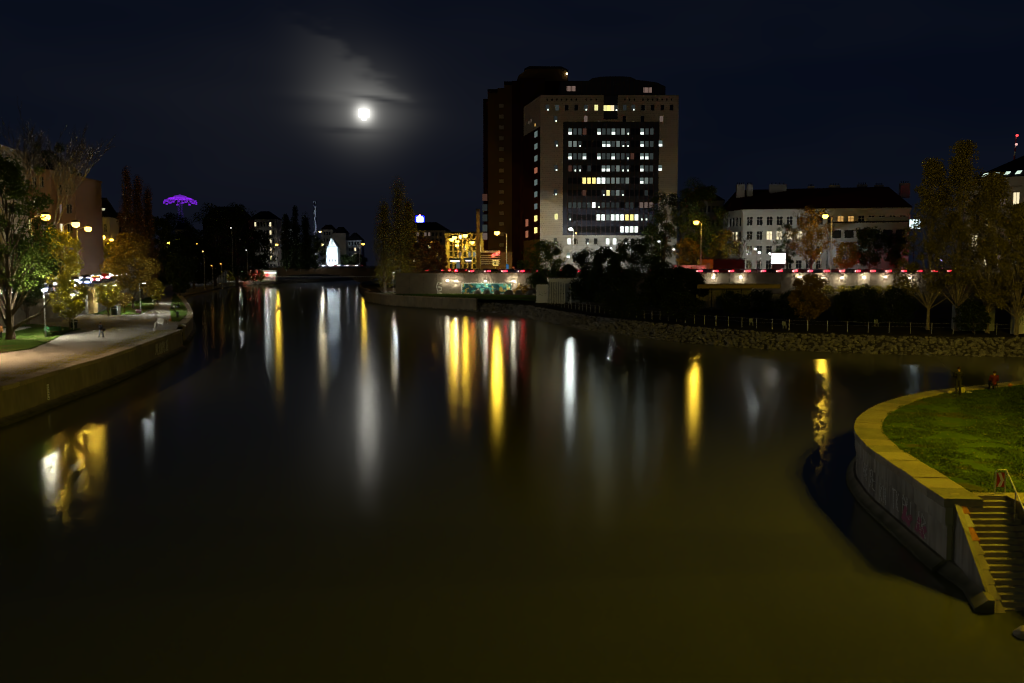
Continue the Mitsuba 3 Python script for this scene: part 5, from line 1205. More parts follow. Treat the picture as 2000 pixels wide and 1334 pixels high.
def person(name_label, pos, rz, pose='stand', top='m_jacket_dark', legs='m_jeans', hair='m_hair', scale=1.0, hold=None, group=None, hood=False, seed=0):
    """joints in metres, facing -y; one skin surface, with jacket, trousers, shoes and hair as its children"""
    J = dict(pelvis=(0, 0, .95), waist=(0, .0, 1.10), chest=(0, .01, 1.32), neck=(0, .015, 1.49), head=(0, -.005, 1.63), crown=(0, .01, 1.69), jaw=(0, -.045, 1.575))
    for s, n in ((-1, 'l'), (1, 'r')):
        J.update({n + 'sh': (s * .19, .015, 1.42), n + 'el': (s * .25, .04, 1.14), n + 'wr': (s * .26, -.03, .90), n + 'hip': (s * .10, 0, .90), n + 'kn': (s * .11, -.02, .50), n + 'an': (s * .11, .03, .09), n + 'toe': (s * .125, -.15, .04)})
    if pose == 'walk':
        J.update(lkn=(-.11, -.13, .52), lan=(-.11, -.16, .10), ltoe=(-.12, -.34, .06), rkn=(.11, .04, .50), ran=(.11, .24, .13), rtoe=(.12, .10, .03), lel=(-.26, .12, 1.15), lwr=(-.25, .10, .92), rel=(.26, -.06, 1.15), rwr=(.24, -.20, .95))
    if pose == 'fish':
        J.update(lel=(-.24, -.12, 1.18), lwr=(-.10, -.36, 1.16), rel=(.25, -.10, 1.16), rwr=(.06, -.34, 1.10))
    if pose == 'sit':
        for k_ in ('pelvis', 'waist', 'chest', 'neck', 'head', 'crown', 'jaw', 'lsh', 'rsh', 'lel', 'rel', 'lwr', 'rwr'): J[k_] = tuple(np.array(J[k_]) - [0, 0, .50])
        for s, n in ((-1, 'l'), (1, 'r')):
            J.update({n + 'hip': (s * .10, 0, .42), n + 'kn': (s * .14, -.42, .50), n + 'an': (s * .13, -.46, .09), n + 'toe': (s * .14, -.64, .04), n + 'el': (s * .25, -.05, .66), n + 'wr': (s * .14, -.30, .58)})
    J = {a: np.array(b, float) for a, b in J.items()}
    R = dict(pelvis=.135, waist=.12, chest=.145, neck=.055, head=.088, crown=.088, jaw=.055, lsh=.062, rsh=.062, lel=.042, rel=.042, lwr=.030, rwr=.030, lhip=.088, rhip=.088, lkn=.058, rkn=.058, lan=.042, ran=.042, ltoe=.036, rtoe=.036)
    bones = [('pelvis', 'waist'), ('waist', 'chest'), ('chest', 'neck'), ('neck', 'head'), ('head', 'crown'), ('head', 'jaw')]
    for n in 'lr': bones += [('chest', n + 'sh'), (n + 'sh', n + 'el'), (n + 'el', n + 'wr'), ('pelvis', n + 'hip'), (n + 'hip', n + 'kn'), (n + 'kn', n + 'an'), (n + 'an', n + 'toe')]
    body = hull_chain(J, bones, R)
    for n, s in (('l', -1), ('r', 1)):                                           # hands: palm, four fingers, thumb
        w = J[n + 'wr']; d = w - J[n + 'el']; d /= np.linalg.norm(d); side = np.cross(d, [0, 1, 0]) if abs(d[1]) < .9 else np.array([1., 0, 0]); side /= np.linalg.norm(side); palm = w + d * .085; nrm = np.cross(side, d)
        sp = lambda p, r: m3.Manifold.sphere(r, 12).translate([float(v) for v in p])
        body = body + m3.Manifold.batch_hull([sp(w, .027), sp(palm + side * .028, .014), sp(palm - side * .028, .014)])
        for f in range(4):
            b0 = palm + side * (.030 - .020 * f); l_ = (.062, .075, .070, .052)[f]; b1 = b0 + d * l_ * .55 + nrm * .008; b2 = b1 + d * l_ * .35 + nrm * .030
            body = body + m3.Manifold.batch_hull([sp(b0, .0095), sp(b1, .009)]) + m3.Manifold.batch_hull([sp(b1, .009), sp(b2, .008)])
        t0 = w + d * .03 + side * .022; t1 = t0 + side * .032 + d * .035; body = body + m3.Manifold.batch_hull([sp(t0, .012), sp(t1, .010)]) + m3.Manifold.batch_hull([sp(t1, .010), sp(t1 + d * .03 - side * .004, .009)])
    hd = J['head']
    face = m3.Manifold.batch_hull([m3.Manifold.sphere(.012, 10).translate([float(hd[0]), float(hd[1] - .090), float(hd[2] + .005)]), m3.Manifold.sphere(.017, 10).translate([float(hd[0]), float(hd[1] - .098), float(hd[2] - .03)])])
    for s in (-1, 1): face = face + m3.Manifold.sphere(.02, 10).scale([.5, 1, 1.5]).translate([float(hd[0] + s * .088), float(hd[1] + .01), float(hd[2] - .005)])
    k = thing('person', name_label, 'person', group); M = np.array(at(*pos, rz, scale).matrix, float)
    G = lambda m: tf(m, M)
    obj('body', G(finish(body + face, 2.4, 6)), 'm_skin', k, smooth=True)
    for s in (-1, 1): obj('eye', G(moved(ico(.012, 1), hd[0] + s * .034, hd[1] - .080, hd[2] + .012)), 'm_hair', k)
    obj('mouth', G(moved(bx(-.022, .022, -.004, .004, -.004, .004), hd[0], hd[1] - .094, hd[2] - .062)), 'm_jacket_red', k)
    tb = [('pelvis', 'waist'), ('waist', 'chest'), ('chest', 'lsh'), ('chest', 'rsh'), ('lsh', 'lel'), ('rsh', 'rel'), ('lel', 'lw2'), ('rel', 'rw2')]
    J['lw2'], J['rw2'] = J['lel'] + (J['lwr'] - J['lel']) * .88, J['rel'] + (J['rwr'] - J['rel']) * .88; R['lw2'] = R['rw2'] = .032
    obj('jacket', G(finish(hull_chain(J, tb, R, .022), 4, 8)), top, k, smooth=True)
    lb = [('pelvis', 'lhip'), ('pelvis', 'rhip'), ('lhip', 'lkn'), ('rhip', 'rkn'), ('lkn', 'lan'), ('rkn', 'ran')]
    obj('trousers', G(finish(hull_chain(J, lb, {**R, 'pelvis': .12}, .018), 4, 8)), legs, k, smooth=True)
    for n in 'lr': obj('shoe', G(finish(hull_chain({**J, 'heel': J[n + 'an'] - [0, -.03, .04]}, [(n + 'an', 'heel'), ('heel', n + 'toe')], {**R, 'heel': .042}, .012), 4, 4)), 'm_shoe', k, smooth=True)
    hc = m3.Manifold.sphere(.103, 24).scale([.95, 1.05, 1.05]).translate([float(hd[0]), float(hd[1] + .028), float(hd[2] + .045)])
    hc = hc - m3.Manifold.cube([.3, .12, .20], True).translate([float(hd[0]), float(hd[1] - .11), float(hd[2] - .06)])
    if hood: hc = hc + m3.Manifold.sphere(.085, 18).translate([float(hd[0]), float(hd[1] + .06), float(hd[2] - .05)])
    obj('hair', G(finish(hc, 4, 4)), hair, k, smooth=True)
    return k, J, M


q = P(197.5, 659, ZL); person('person in dark jacket and pale jeans walking away on the promenade, bag at the side', (q[0], q[1], ZL), 165, 'walk')
bg = thing('shoulder_bag', 'dark bag hanging at the walking person\'s right side', 'bag'); obj('pouch', moved(bx(-.09, .09, -.14, .14, -.16, .14), q[0] + .36, q[1] + .02, ZL + .86), 'm_bag', bg); obj('strap', tube([(q[0] + .34, q[1], ZL + .98), (q[0] + .24, q[1] + .02, ZL + 1.46)], .012, 5), 'm_bag', bg)
q = P(1, 663, ZL); person('person in an orange top standing half cut off at the left edge', (q[0], q[1], ZL), 60, 'stand', 'm_jacket_orange', 'm_trousers_dark')
q = P(1871, 771, ZR); person('person in dark clothes standing at the wall edge with a fishing rod', (q[0], q[1], ZR + .02), 175, 'fish', 'm_jacket_dark', 'm_trousers_dark')
fr_ = thing('fishing_rod', 'thin fishing rod held out over the water', 'fishing rod'); hx_, hy_ = q[0] + .03, q[1] + .35
obj('rod', tube([(hx_, hy_ - .25, ZR + 1.0), (hx_ - .1, hy_ + .6, ZR + 1.45), (hx_ - .4, hy_ + 3.0, ZR + 2.5)], [.014, .010, .004], 6), 'm_steel_dark', fr_); obj('reel', moved(ico(.045, 1), hx_, hy_, ZR + 1.06), 'm_steel', fr_)
q2 = P(1941, 762, ZR); st2 = thing('folding_stool', 'small folding stool under the sitting person on the lawn', 'stool')
obj('seat', moved(bx(-.2, .2, -.16, .16, .30, .34), q2[0], q2[1], ZR), 'm_bag', st2)
for a_, b_ in ((-.17, -.13), (.17, -.13), (-.17, .13), (.17, .13)): obj('leg', moved(bx(-.015, .015, -.015, .015, -.03, .299), q2[0] + a_, q2[1] + b_, ZR), 'm_steel_dark', st2)
person('person in a dark red jacket sitting at the far lawn edge', (q2[0], q2[1], ZR + .02), 170, 'sit', 'm_jacket_red', 'm_trousers_dark')
q3 = P(336, 604, ZL); person('person in a pale pink top sitting on the lawn by the bulging quay', (q3[0], q3[1] + 1, ZL - .22), -70, 'sit', 'm_pale_top', 'm_trousers_dark')
q4 = P(345, 602, ZL); person('person in dark clothes sitting beside the pale pink one on the lawn', (q4[0], q4[1] + 1.2, ZL - .22), -50, 'sit', 'm_jacket_dark', 'm_jeans')
a = P(1880, 767, ZR); k = thing('bucket', 'pale yellow bucket standing on the lawn beside the angler', 'bucket')
obj('pail', moved(lathe([(.01, 0), (.13, 0), (.17, .34), (.155, .34), (.12, .02), (.01, .02)], 20), a[0], a[1], ZR), mat('m_bucket', (.62, .55, .28), .5), k, smooth=40)
obj('handle', tube([(a[0] - .16, a[1], ZR + .33), (a[0] - .1, a[1], ZR + .47), (a[0] + .1, a[1], ZR + .47), (a[0] + .16, a[1], ZR + .33)], .008, 6), 'm_steel', k)
for px, py, lab, w_, h_, mt in ((1893, 767, 'white folded cloth lying right of the bucket', .42, .07, 'm_white_paint'), (1973, 755, 'small orange bag on the far lawn edge', .30, .22, 'm_jacket_orange'), (1855, 769, 'small pinkish bag lying left of the angler', .3, .2, 'm_pale_top')):
    a = P(px, py, ZR); k = thing('bag' if 'bag' in lab else 'cloth', lab, 'bag' if 'bag' in lab else 'cloth'); m = ico(1, 2); v = m.vertices * (1 + .3 * (meshkit.noise(m.vertices * 2 + px)[:, None] - .5)); v *= [w_ / 2, w_ / 2.6, h_ / 2]; obj('body', trimesh.Trimesh(v + [a[0], a[1], ZR + h_ / 2], m.faces, process=False), mt, k, smooth=True)
    if 'bag' in lab: obj('strap', tube([(a[0] - w_ * .3, a[1], ZR + h_ * .8), (a[0], a[1], ZR + h_ * 1.5), (a[0] + w_ * .3, a[1], ZR + h_ * .8)], .01, 5), 'm_bag', k)
k = thing('boulder', 'pale boulder in the water under the stairs at the right edge', 'boulder')
a = P(1996, 1243, 0); m = ico(1, 3); v = m.vertices * (1 + .45 * (meshkit.noise(m.vertices * 1.5 + 3)[:, None] - .5)); labels[k]['category'] = 'boulder'; obj('stone', trimesh.Trimesh(v * [.32, .28, .24] + [a[0] + .12, a[1], .05], m.faces, process=False), 'm_coping', k, smooth=50)

# ---------------------------------------------------------------- left promenade furniture
k = thing('park_bench', 'green slatted bench on the lawn beside the nearest park lamp', 'bench'); a = P(103, 655, ZL); Mk = np.array(at(a[0], a[1], ZL + .1, 25).matrix, float)
for i in range(4): obj('seat_slat', tf(bx(-.9, .9, -.28 + i * .13, -.18 + i * .13, .42, .46), Mk), 'm_green_paint', k)
for i in range(3): obj('back_slat', tf(bx(-.9, .9, .27, .31, .56 + i * .13, .66 + i * .13), Mk), 'm_green_paint', k)
for sx_ in (-.75, .75):
    obj('leg', tf(MB().box(sx_ - .03, sx_ + .03, -.26, -.2, -.1, .419).mesh(), Mk), 'm_steel_dark', k); obj('leg', tf(bx(sx_ - .03, sx_ + .03, .2, .265, -.1, .95), Mk), 'm_steel_dark', k)


def bin_(label, px, py, h=1.1, w=.36, mt='m_green_dark', group=None):
    a = P(px, py, ZL); k = thing('litter_bin', label, 'bin', group)
    obj('body', moved(lathe([(.01, 0), (w * .78, 0), (w, h * .86), (.01, h * .86)], 14), a[0], a[1], ZL), mt, k); obj('lid', moved(lathe([(.01, h * .864), (w * 1.12, h * .864), (w * 1.1, h * .95), (w * .5, h), (.01, h)], 14), a[0], a[1], ZL), mt, k)
    obj('rim', moved(lathe([(w * 1.005, h * .72), (w * 1.03, h * .72), (w * 1.03, h * .78), (w * 1.01, h * .78), (w * 1.005, h * .72)], 14), a[0], a[1], ZL), 'm_galv', k)


mat('m_green_dark', (.03, .045, .04), .5)
bin_('dark round litter bin under the lit round tree', 144.5, 642, 1.25, .48)
bin_('large dark wheeled bin right of the double park lamp, left of its pale neighbour', 224, 615.5, 1.6, .62)
bin_('narrow pale bin right of the large dark one', 232.5, 615.5, 1.6, .28, 'm_galv')
bin_('small reddish bin beside the far lawn lamp', 271, 613, .9, .5, 'm_red_panel')
k = thing('park_railing', 'green railing of thin bars on a low wall at the left edge', 'fence'); a, b = P(-30, 639, ZL), P(62, 632, ZL); Mf_, wf_ = frame_of(a[:2], b[:2])
obj('low_wall', tf(bx(0, wf_ + 6, 0, .3, ZL - .1, ZL + .55), Mf_), 'm_stone_wall', k)
for z in (.75, 1.75): obj('rail', tf(bx(0, wf_, .1, .16, ZL + z, ZL + z + .05), Mf_), 'm_green_paint', k)
for i in range(int(wf_ / .16)): obj('bar', tf(bx(i * .16, i * .16 + .022, .115, .14, ZL + .551, ZL + 1.95), Mf_), 'm_green_paint', k)
obj('side_path', prism(Polygon([P(x, y, ZL)[:2] for x, y in ((-20, 656), (0, 653), (50, 644), (62, 640), (40, 640), (-20, 645))]).buffer(0), ZL + .1, ZL + .125), 'm_worn_white', kind='structure')
k = thing('ochre_pillar', 'tall ochre lit wall pillar between the round tree and the bins', 'pillar'); a = P(172, 613, ZL)
obj('shaft', moved(bx(-1.0, 1.0, 0, 1.6, -.1, 4.3), a[0], a[1], ZL), 'm_yellow_paint' if False else diff('m_ochre_stone', mottled((.34, .22, .08), (.58, .40, .16), 1.2, 5.0)), k); obj('cap', moved(bx(-1.2, 1.2, -.15, 1.75, 4.304, 4.6), a[0], a[1], ZL), 'm_coping', k)
lamp_light((a[0] - 2.2, a[1] - 5.0, ZL + 6.4), SODIUM, 60, w=.8)
k = thing('ramp_rail', 'short white handrail at the boat landing of the left quay', 'handrail')
pp = [P(300, 650, ZL), P(304, 644, ZL), P(316, 634, ZL), P(327, 632, ZL)]; h0 = [.0, .9, .95, .5]
obj('rail', tube([p + [0, 0, h] for p, h in zip(pp, h0)], .04, 6), 'm_white_paint', k)
for p, h in zip(pp[1:], h0[1:]): obj('post', tube([p, p + [0, 0, h]], .035, 6), 'm_white_paint', k)
k = thing('info_sign', 'small white sign board standing near the landing on the left quay', 'sign'); a = P(313.5, 636, ZL); obj('board', moved(bx(-.42, .42, -.03, .03, .3, 1.1), *a), 'm_white_paint', k)
for s_ in (-.3, .3): obj('post', moved(bx(s_ - .03, s_ + .03, .031, .08, -.1, 1.05), *a), 'm_galv', k)
k = thing('traffic_cone', 'orange traffic cone on the quay above the landing', 'cone'); a = P(333, 627, ZL); obj('cone', moved(lathe([(.01, .05), (.2, .05), (.04, .85), (.01, .85)], 12), *a), 'm_jacket_orange', k); obj('base', moved(bx(-.26, .26, -.26, .26, 0, .046), *a), 'm_jacket_orange', k); obj('band', moved(lathe([(.13, .40), (.142, .40), (.10, .56), (.09, .56)], 12), *a), 'm_white_paint', k)
for i, (px, py, lab) in enumerate(((347, 621, 'dark bollard on the bulging quay lawn'), (430, 554.5, 'bollard on the far quay edge below the striped wall'), (417, 555, 'second bollard on the far quay edge'))):
    a = P(px, py, ZL); k = thing('bollard', lab, 'bollard'); obj('post', moved(lathe([(.01, 0), (.17, 0), (.15, .75), (.24, .8), (.22, 1.0), (.01, 1.06)], 12), *a), 'm_steel_dark' if i == 0 else 'm_stucco', k); obj('foot', moved(lathe([(.18, 0), (.3, 0), (.3, .06), (.18, .06), (.18, 0)], 12), *a), 'm_steel_dark', k)
k = thing('depth_gauge', 'small white depth gauge on the left quay wall', 'gauge'); i0 = np.argmin([abs(1000 + p[0] / p[1] * 1750 - 73) for p in line_a]); p = line_a[i0]; nq = normals2(line_a)[i0]; ang = math.degrees(math.atan2(-nq[0], nq[1])) + 180
Mq = np.array(at(p[0] + nq[0] * .30, p[1] + nq[1] * .30, 0, ang).matrix, float); obj('plate', tf(bx(-.14, .14, -.05, .02, .55, 1.75), Mq), 'm_white_paint', k)
for i in range(6): obj('mark', tf(bx(-.12, .12 if i % 2 else 0, -.058, -.0505, .62 + i * .19, .69 + i * .19), Mq), 'm_steel_dark', k)
k = thing('quay_graffiti', 'pale graffiti letters on the shaded end of the left quay wall', 'graffiti'); i0 = np.argmin([abs(1000 + p[0] / p[1] * 1750 - 306) if 60 < p[1] < 125 else 1e9 for p in line_a]); p = line_a[i0]; nq = normals2(line_a)[i0]; ang = math.degrees(math.atan2(-nq[0], nq[1])) + 180
Mq = np.array(at(p[0] + nq[0] * .27, p[1] + nq[1] * .27, 0, ang).matrix, float)
for i in range(4):
    g = trimesh.util.concatenate([slab(affinity.translate(affinity.scale(LineString(s_).buffer(.06, cap_style=2), 1.6, 1.3, origin=(0, 0)), -3.6 + 1.9 * i, .75), -.15, -.13) for s_ in GL[(i * 2 + 1) % 5]]); obj('letter', tf(g, Mq), 'm_chalk', k)
k = thing('triangle_sign', 'pale triangular navigation sign hanging on the far left quay wall', 'sign'); a = D(424, 563, 478); a2 = [D(418.5, 557, 476), D(430, 557, 476), D(425, 569.5, 476)]
obj('plate', slab(Polygon([(v[0], v[2]) for v in a2]), 475.8, 476), 'm_stucco', k); obj('frame', slab(Polygon([(v[0], v[2]) for v in a2]).buffer(.18).difference(Polygon([(v[0], v[2]) for v in a2]).buffer(.01)), 475.7, 476), 'm_white_paint', k)
# riverside bar far on the left bank
k = thing('riverside_bar', 'small riverside bar with lit white canopy and red panels on the far left bank', 'bar'); d = 545.0
X5 = lambda px: D(px, 540, d)[0]; Z5 = lambda py: D(500, py, d)[2]
obj('canopy', bx(X5(512), X5(537), d, d + 3, Z5(534), Z5(531.6)), 'm_lamp_glass', k, emit=(1.6, 1.9, 1.6)); obj('counter', bx(X5(508), X5(536), d + .5, d + 3, ZL - .1, Z5(541)), 'm_white_paint', k); obj('back_wall', bx(X5(486), X5(537), d + 3.1, d + 6, ZL - .1, Z5(528)), 'm_stucco', k)
for px0, px1, e in ((490, 496, (1.4, .05, .04)), (500, 505.5, (1.6, .06, .05)), (514, 523, (.9, .10, .10))): obj('red_panel', bx(X5(px0), X5(px1), d + 2.9, d + 3.096, Z5(540), Z5(530.5)), 'm_red_paint', k, emit=e)
for px in (512.5, 524, 536.5): obj('post', bx(X5(px) - .12, X5(px) + .12, d + .1, d + .34, ZL, Z5(534.1)), 'm_white_paint', k)
obj('striped_awning', bx(X5(513), X5(525), d - .3, d - .06, Z5(536), Z5(534.2)), 'm_red_paint', k)
for x_, c_, I_ in ((X5(493), (1, .05, .04), 90), (X5(529), (.75, 1, .8), 130), (X5(478), (.5, 1, .3), 30)): lamp_light((x_, d - 2.2, ZL + 3.2), c_, I_, w=.5)
for i in range(7):
    p = D(488 + i * 7, 542, 536); ub = thing('bar_table', 'small white table before the riverside bar, %s from the left' % ORD[i], 'table', 'bar tables in front of the riverside bar'); obj('top', moved(bx(-.6, .6, -.6, .6, .72, .78), p[0], 536, ZL), 'm_white_paint', ub); obj('leg', moved(bx(-.06, .06, -.06, .06, 0, .719), p[0], 536, ZL), 'm_steel_dark', ub)
# a cyclist with a bright lamp on the tip path
a = D(783, 560, 276); zb_ = 3.18
k = thing('bicycle', 'bicycle with a dazzling white head lamp on the path at the river tip', 'bicycle')
for dx, nm in ((-.52, 'wheel'), (.52, 'wheel')):
    w_ = trimesh.creation.torus(.33, .022, major_sections=24, minor_sections=8); w_.apply_transform(trimesh.transformations.rotation_matrix(math.pi / 2, [1, 0, 0])); obj(nm, moved(w_, a[0] + dx, 276, zb_ + .35), 'm_dark', k)
obj('frame', MB().tube([(a[0] + .52, 276, zb_ + .35), (a[0] + .05, 276, zb_ + .32), (a[0] - .40, 276, zb_ + .80), (a[0] + .20, 276, zb_ + .82), (a[0] + .05, 276, zb_ + .32)], .02, 6).tube([(a[0] - .52, 276, zb_ + .35), (a[0] - .38, 276, zb_ + .95)], .018, 6).mesh(), 'm_red_paint', k)
obj('handlebar', tube([(a[0] - .38, 275.75, zb_ + 1.0), (a[0] - .38, 276.25, zb_ + 1.0)], .016, 6), 'm_steel_dark', k); obj('saddle', moved(bx(-.13, .13, -.07, .07, .92, .98), a[0] + .22, 276, zb_), 'm_dark', k)
obj('head_lamp', moved(ico(.34, 2), a[0] - .9, 275.7, zb_ + .95), 'm_lamp_glass', k, emit=(18, 23, 28)); lamp_light((a[0] - 1.5, 275.0, zb_ + 1.0), (.65, .85, 1.2), 70, w=1.5)
person('person in dark clothes sitting on the bicycle at the river tip', (a[0] + .2, 276, zb_ + .48), -90, 'sit', 'm_jacket_dark', 'm_trousers_dark')

# ---------------------------------------------------------------- trees and shrubs
def leaf_mesh(c, size, rng, flat=.0):
    n = len(c); a = rng.normal(size=(n, 3)); a[:, 2] *= .8; a /= np.linalg.norm(a, axis=1, keepdims=True); b = rng.normal(size=(n, 3)); b -= a * (a * b).sum(1, keepdims=True); b /= np.linalg.norm(b, axis=1, keepdims=True) + 1e-9
    s = size * rng.uniform(.6, 1.35, n)[:, None]
    v = np.stack([c - a * s, c + b * s * .55, c + a * s, c - b * s * .55], 1).reshape(-1, 3); q = np.arange(4 * n).reshape(-1, 4)
    return trimesh.Trimesh(v, np.vstack([q[:, [0, 1, 2]], q[:, [0, 2, 3]]]), process=False)


def tree(name, label, pos, h, w, kind='round', leaf='m_leaf_dark', n=4000, seed=0, base=.25, size=.3, bark='m_bark', group=None, trunk=None, dens=1.0, lean=0.0, clumps=None, cat='tree'):
    """a tapered trunk with limbs that carry leaf clumps; kind says how the clumps are spread in the crown"""
    n, size = int(n * 1.7), size * .78
    rng = np.random.default_rng(1000 + seed); k = thing(name, label, cat, group); x, y, z = pos
    tr = trunk or max(.10, h * .018); K = clumps or (34 if kind != 'poplar' else 44); r = w / 2
    tops = []
    for i in range(K):
        u = (i + rng.random()) / K
        if kind == 'poplar':
            t = base + (1 - base) * u; prof = min(1, (t - base) / .16 + .35) * (1 - max(0, t - .62) / .38 * .88); a = i * 2.4; rr = r * prof * math.sqrt(rng.random()) * .8
        elif kind == 'birch':
            t = base + (1 - base) * (1 - (1 - u) ** 1.25); prof = min(1, (t - base) / .14 + .45) * (1 - max(0, t - .34) / .66 * .90); a = i * 2.4 + rng.normal(0, .4); rr = r * prof * rng.random() ** .45
        elif kind == 'spread':
            t = base + (1 - base) * u ** .8; prof = math.sqrt(max(0, 1 - ((t - base) / (1 - base) * 2 - .85) ** 2 / 1.35)); a = i * 2.4 + rng.normal(0, .5); rr = r * prof * rng.random() ** .4
        else:
            t = base + (1 - base) * u; q = (t - base) / (1 - base) * 2 - 1; prof = math.sqrt(max(.03, 1 - q * q * .92)); a = i * 2.4 + rng.normal(0, .4); rr = r * prof * rng.random() ** .42
        tops.append(np.array([x + rr * math.cos(a) + lean * t * h, y + rr * math.sin(a), z + t * h]))
    tops = np.array(tops); tm = MB(); H2 = h * (.93 if kind in ('poplar', 'birch') else .72)
    bend = rng.normal(0, .02 * h, 2); P0 = lambda t: np.array([x + bend[0] * t * t + lean * t * H2, y + bend[1] * t * t, z + t * H2])
    tm.tube([P0(t) - [0, 0, .3 * (t == 0)] for t in (0, .06, .25, .5, .75, 1)], [tr * 1.45, tr * 1.05, tr * .85, tr * .6, tr * .36, tr * .10], 8)
    for c in tops:
        t0 = min(.95, max(base * .55, ((c[2] - z) / H2) - (.30 if kind in ('poplar', 'birch') else .36) - .1 * rng.random())); s = P0(max(t0, .10)); mid = (s + c) / 2 + rng.normal(0, .03 * h, 3) * .5 + [0, 0, .02 * h]
        tm.tube([s, mid, c], [tr * .34 * (1 - t0 * .6), tr * .2 * (1 - t0 * .6), tr * .05], 5)
    obj('trunk', tm.mesh(), bark, k)
    cr = r * {'poplar': .50, 'birch': .20, 'spread': .28, 'round': .34}[kind]
    per = max(1, int(n / K)); P_ = []
    for c in tops:
        m = int(per * rng.uniform(.45, 1.6)); g = rng.normal(size=(m, 3)); g /= np.linalg.norm(g, axis=1, keepdims=True); g *= (rng.random((m, 1)) ** .45) * cr * rng.uniform(.7, 1.3) * [1, 1, .78 if kind != 'poplar' else 1.9]
        P_.append(c + g)
    pts_ = np.vstack(P_); nz = meshkit.fbm(pts_ / max(w, 4) * 5, 3, seed); pts_ = pts_[nz > .36 - .05 * dens]
    pts_ = pts_[pts_[:, 2] > z + h * base * .55]
    obj('crown', leaf_mesh(pts_, size, rng), leaf, k)
    return k


def bare_tree(name, label, pos, h, w, seed, bark='m_bark_pale', levels=5, tr=.26, group=None):
    rng = np.random.default_rng(seed); k = thing(name, label, 'tree', group); tm = MB(); tw_ = MB(); tips = []

    def grow(p, d, L, r, lv):
        q = p + d * L * .5 + rng.normal(0, .03 * L, 3); e = p + d * L + rng.normal(0, .05 * L, 3)
        (tm if lv < 3 else tw_).tube([p, q, e], [max(r, .034), max(r * .82, .03), max(r * .62, .026)], 7 if lv < 2 else (5 if lv < 4 else 3))
        if lv >= 3: tips.append(e)
        if lv == levels: return
        nb = 3 if lv else 5
        for i in range(nb):
            a = rng.uniform(0, 6.28); s_ = rng.uniform(.28, .62); o = np.array([math.cos(a), math.sin(a) * .8, 0]); dd = d * math.cos(s_) + o * math.sin(s_) + [0, 0, .13]; dd /= np.linalg.norm(dd)
            t = rng.uniform(.45, 1.0) if lv else .8 + .2 * rng.random(); grow(p + (e - p) * t, dd, L * rng.uniform(.55, .8), r * .55, lv + 1)
        if lv: grow(e, (d + rng.normal(0, .12, 3)) / np.linalg.norm(d + rng.normal(0, .12, 3)), L * .72, r * .6, lv + 1)
    grow(np.array(pos, float), np.array([0, 0, 1.0]), h * .40, tr, 0)
    obj('trunk', tm.mesh(), bark, k); obj('twigs', tw_.mesh(), bark, k)
    return k, np.array(tips)


def ptree(name, label, px, d, ytop, wpx, kind, leaf, n, seed, zb=None, ybase=None, **kw):
    """the same by its place in the photograph: trunk foot at the column px, distance d, crown top at the row ytop"""
    if d is None: q = P(px, ybase, zb); d = q[1]; x = q[0]
    else: x = D(px, 524, d)[0]; zb = zb if zb is not None else 9.0
    top = D(px, ytop, d)[2]; w = wpx * d / 1750
    return tree(name, label, (x, d, zb), top - zb, w, kind, leaf, n, seed, **kw)


# left bank
ptree('broadleaf_tree', 'big dark green tree on the left lawn, its trunk forking low', 21, None, 316, 160, 'spread', 'm_leaf_green', 6000, 1, zb=ZL, ybase=664, base=.30, size=.22, trunk=.42, clumps=46, dens=.3)
tk = [k for k in labels if k.startswith('broadleaf_tree')][0]; q = P(21, 664, ZL)
obj('low_limb', tube([q + [.2, 0, 1.2], q + [1.4, .3, 2.0], q + [3.2, .3, 2.9], q + [4.6, 0, 4.6]], [.22, .18, .14, .07], 8), 'm_bark', tk)
obj('low_limb', tube([q + [-.1, 0, 1.2], q + [-.9, .2, 2.8], q + [-1.6, .2, 5]], [.2, .14, .07], 8), 'm_bark', tk)
q = D(108, 500, 166); bk, tips = bare_tree('bare_tree', 'tall bare tree with pale branches and mistletoe before the apartment house', (q[0], 166, 7.0), 29.5, 12, 3)
tips_m = tips[(tips[:, 2] > 18) & (tips[:, 2] < 33)]
for i, (px, py) in enumerate(((75, 254), (128, 263), (117, 291), (90, 312), (92, 300), (87, 350))):
    c = D(px, py, 166); j = np.argmin(((tips_m - c) ** 2).sum(1)); c = tips_m[j]; rg = np.random.default_rng(i); g = rg.normal(size=(420, 3)); g /= np.linalg.norm(g, axis=1, keepdims=True); g *= (rg.random((420, 1)) ** .5) * (.75 + .25 * (i % 2))
    mk = thing('mistletoe', 'round green mistletoe clump hanging in the bare tree', 'mistletoe', 'mistletoe clumps in the bare tree'); obj('leaves', leaf_mesh(c + g, .12, rg), 'm_leaf_green', mk); obj('stem', MB().add(trimesh.util.concatenate([tube([c, c + v * .8], [.02, .008], 4) for v in g[:14]])).mesh(), 'm_bark', mk)
ptree('broadleaf_tree', 'olive tree lit by street lamps under the bare tree', 118, 152, 452, 84, 'round', 'm_leaf_yellow', 6500, 5, zb=6.6, base=.2, size=.2)
ptree('broadleaf_tree', 'dark tree low behind the big left tree', 50, 126, 470, 110, 'round', 'm_leaf_dark', 5000, 6, zb=ZL, base=.3, size=.22)
ptree('small_tree', 'small round tree glowing yellow green in the lamp light', 137, None, 551, 64, 'round', 'm_leaf_yellow', 5200, 7, zb=ZL, ybase=646, base=.34, size=.13, trunk=.09, dens=1.6)
ptree('small_tree', 'small pale green tree round the double headed park lamp', 208, 150, 556, 54, 'round', 'm_leaf_yellow', 2600, 8, zb=ZL, base=.35, size=.15, trunk=.09)
ptree('small_tree', 'small half bare tree right of the double headed lamp', 240, 158, 572, 30, 'round', 'm_leaf_ochre', 900, 9, zb=ZL, base=.4, size=.14, trunk=.07)
ptree('broadleaf_tree', 'broad orange brown autumn tree above the far lawn', 257, 176, 462, 96, 'spread', 'm_leaf_ochre', 9500, 10, zb=ZL, base=.25, size=.23, clumps=48, dens=1.4)
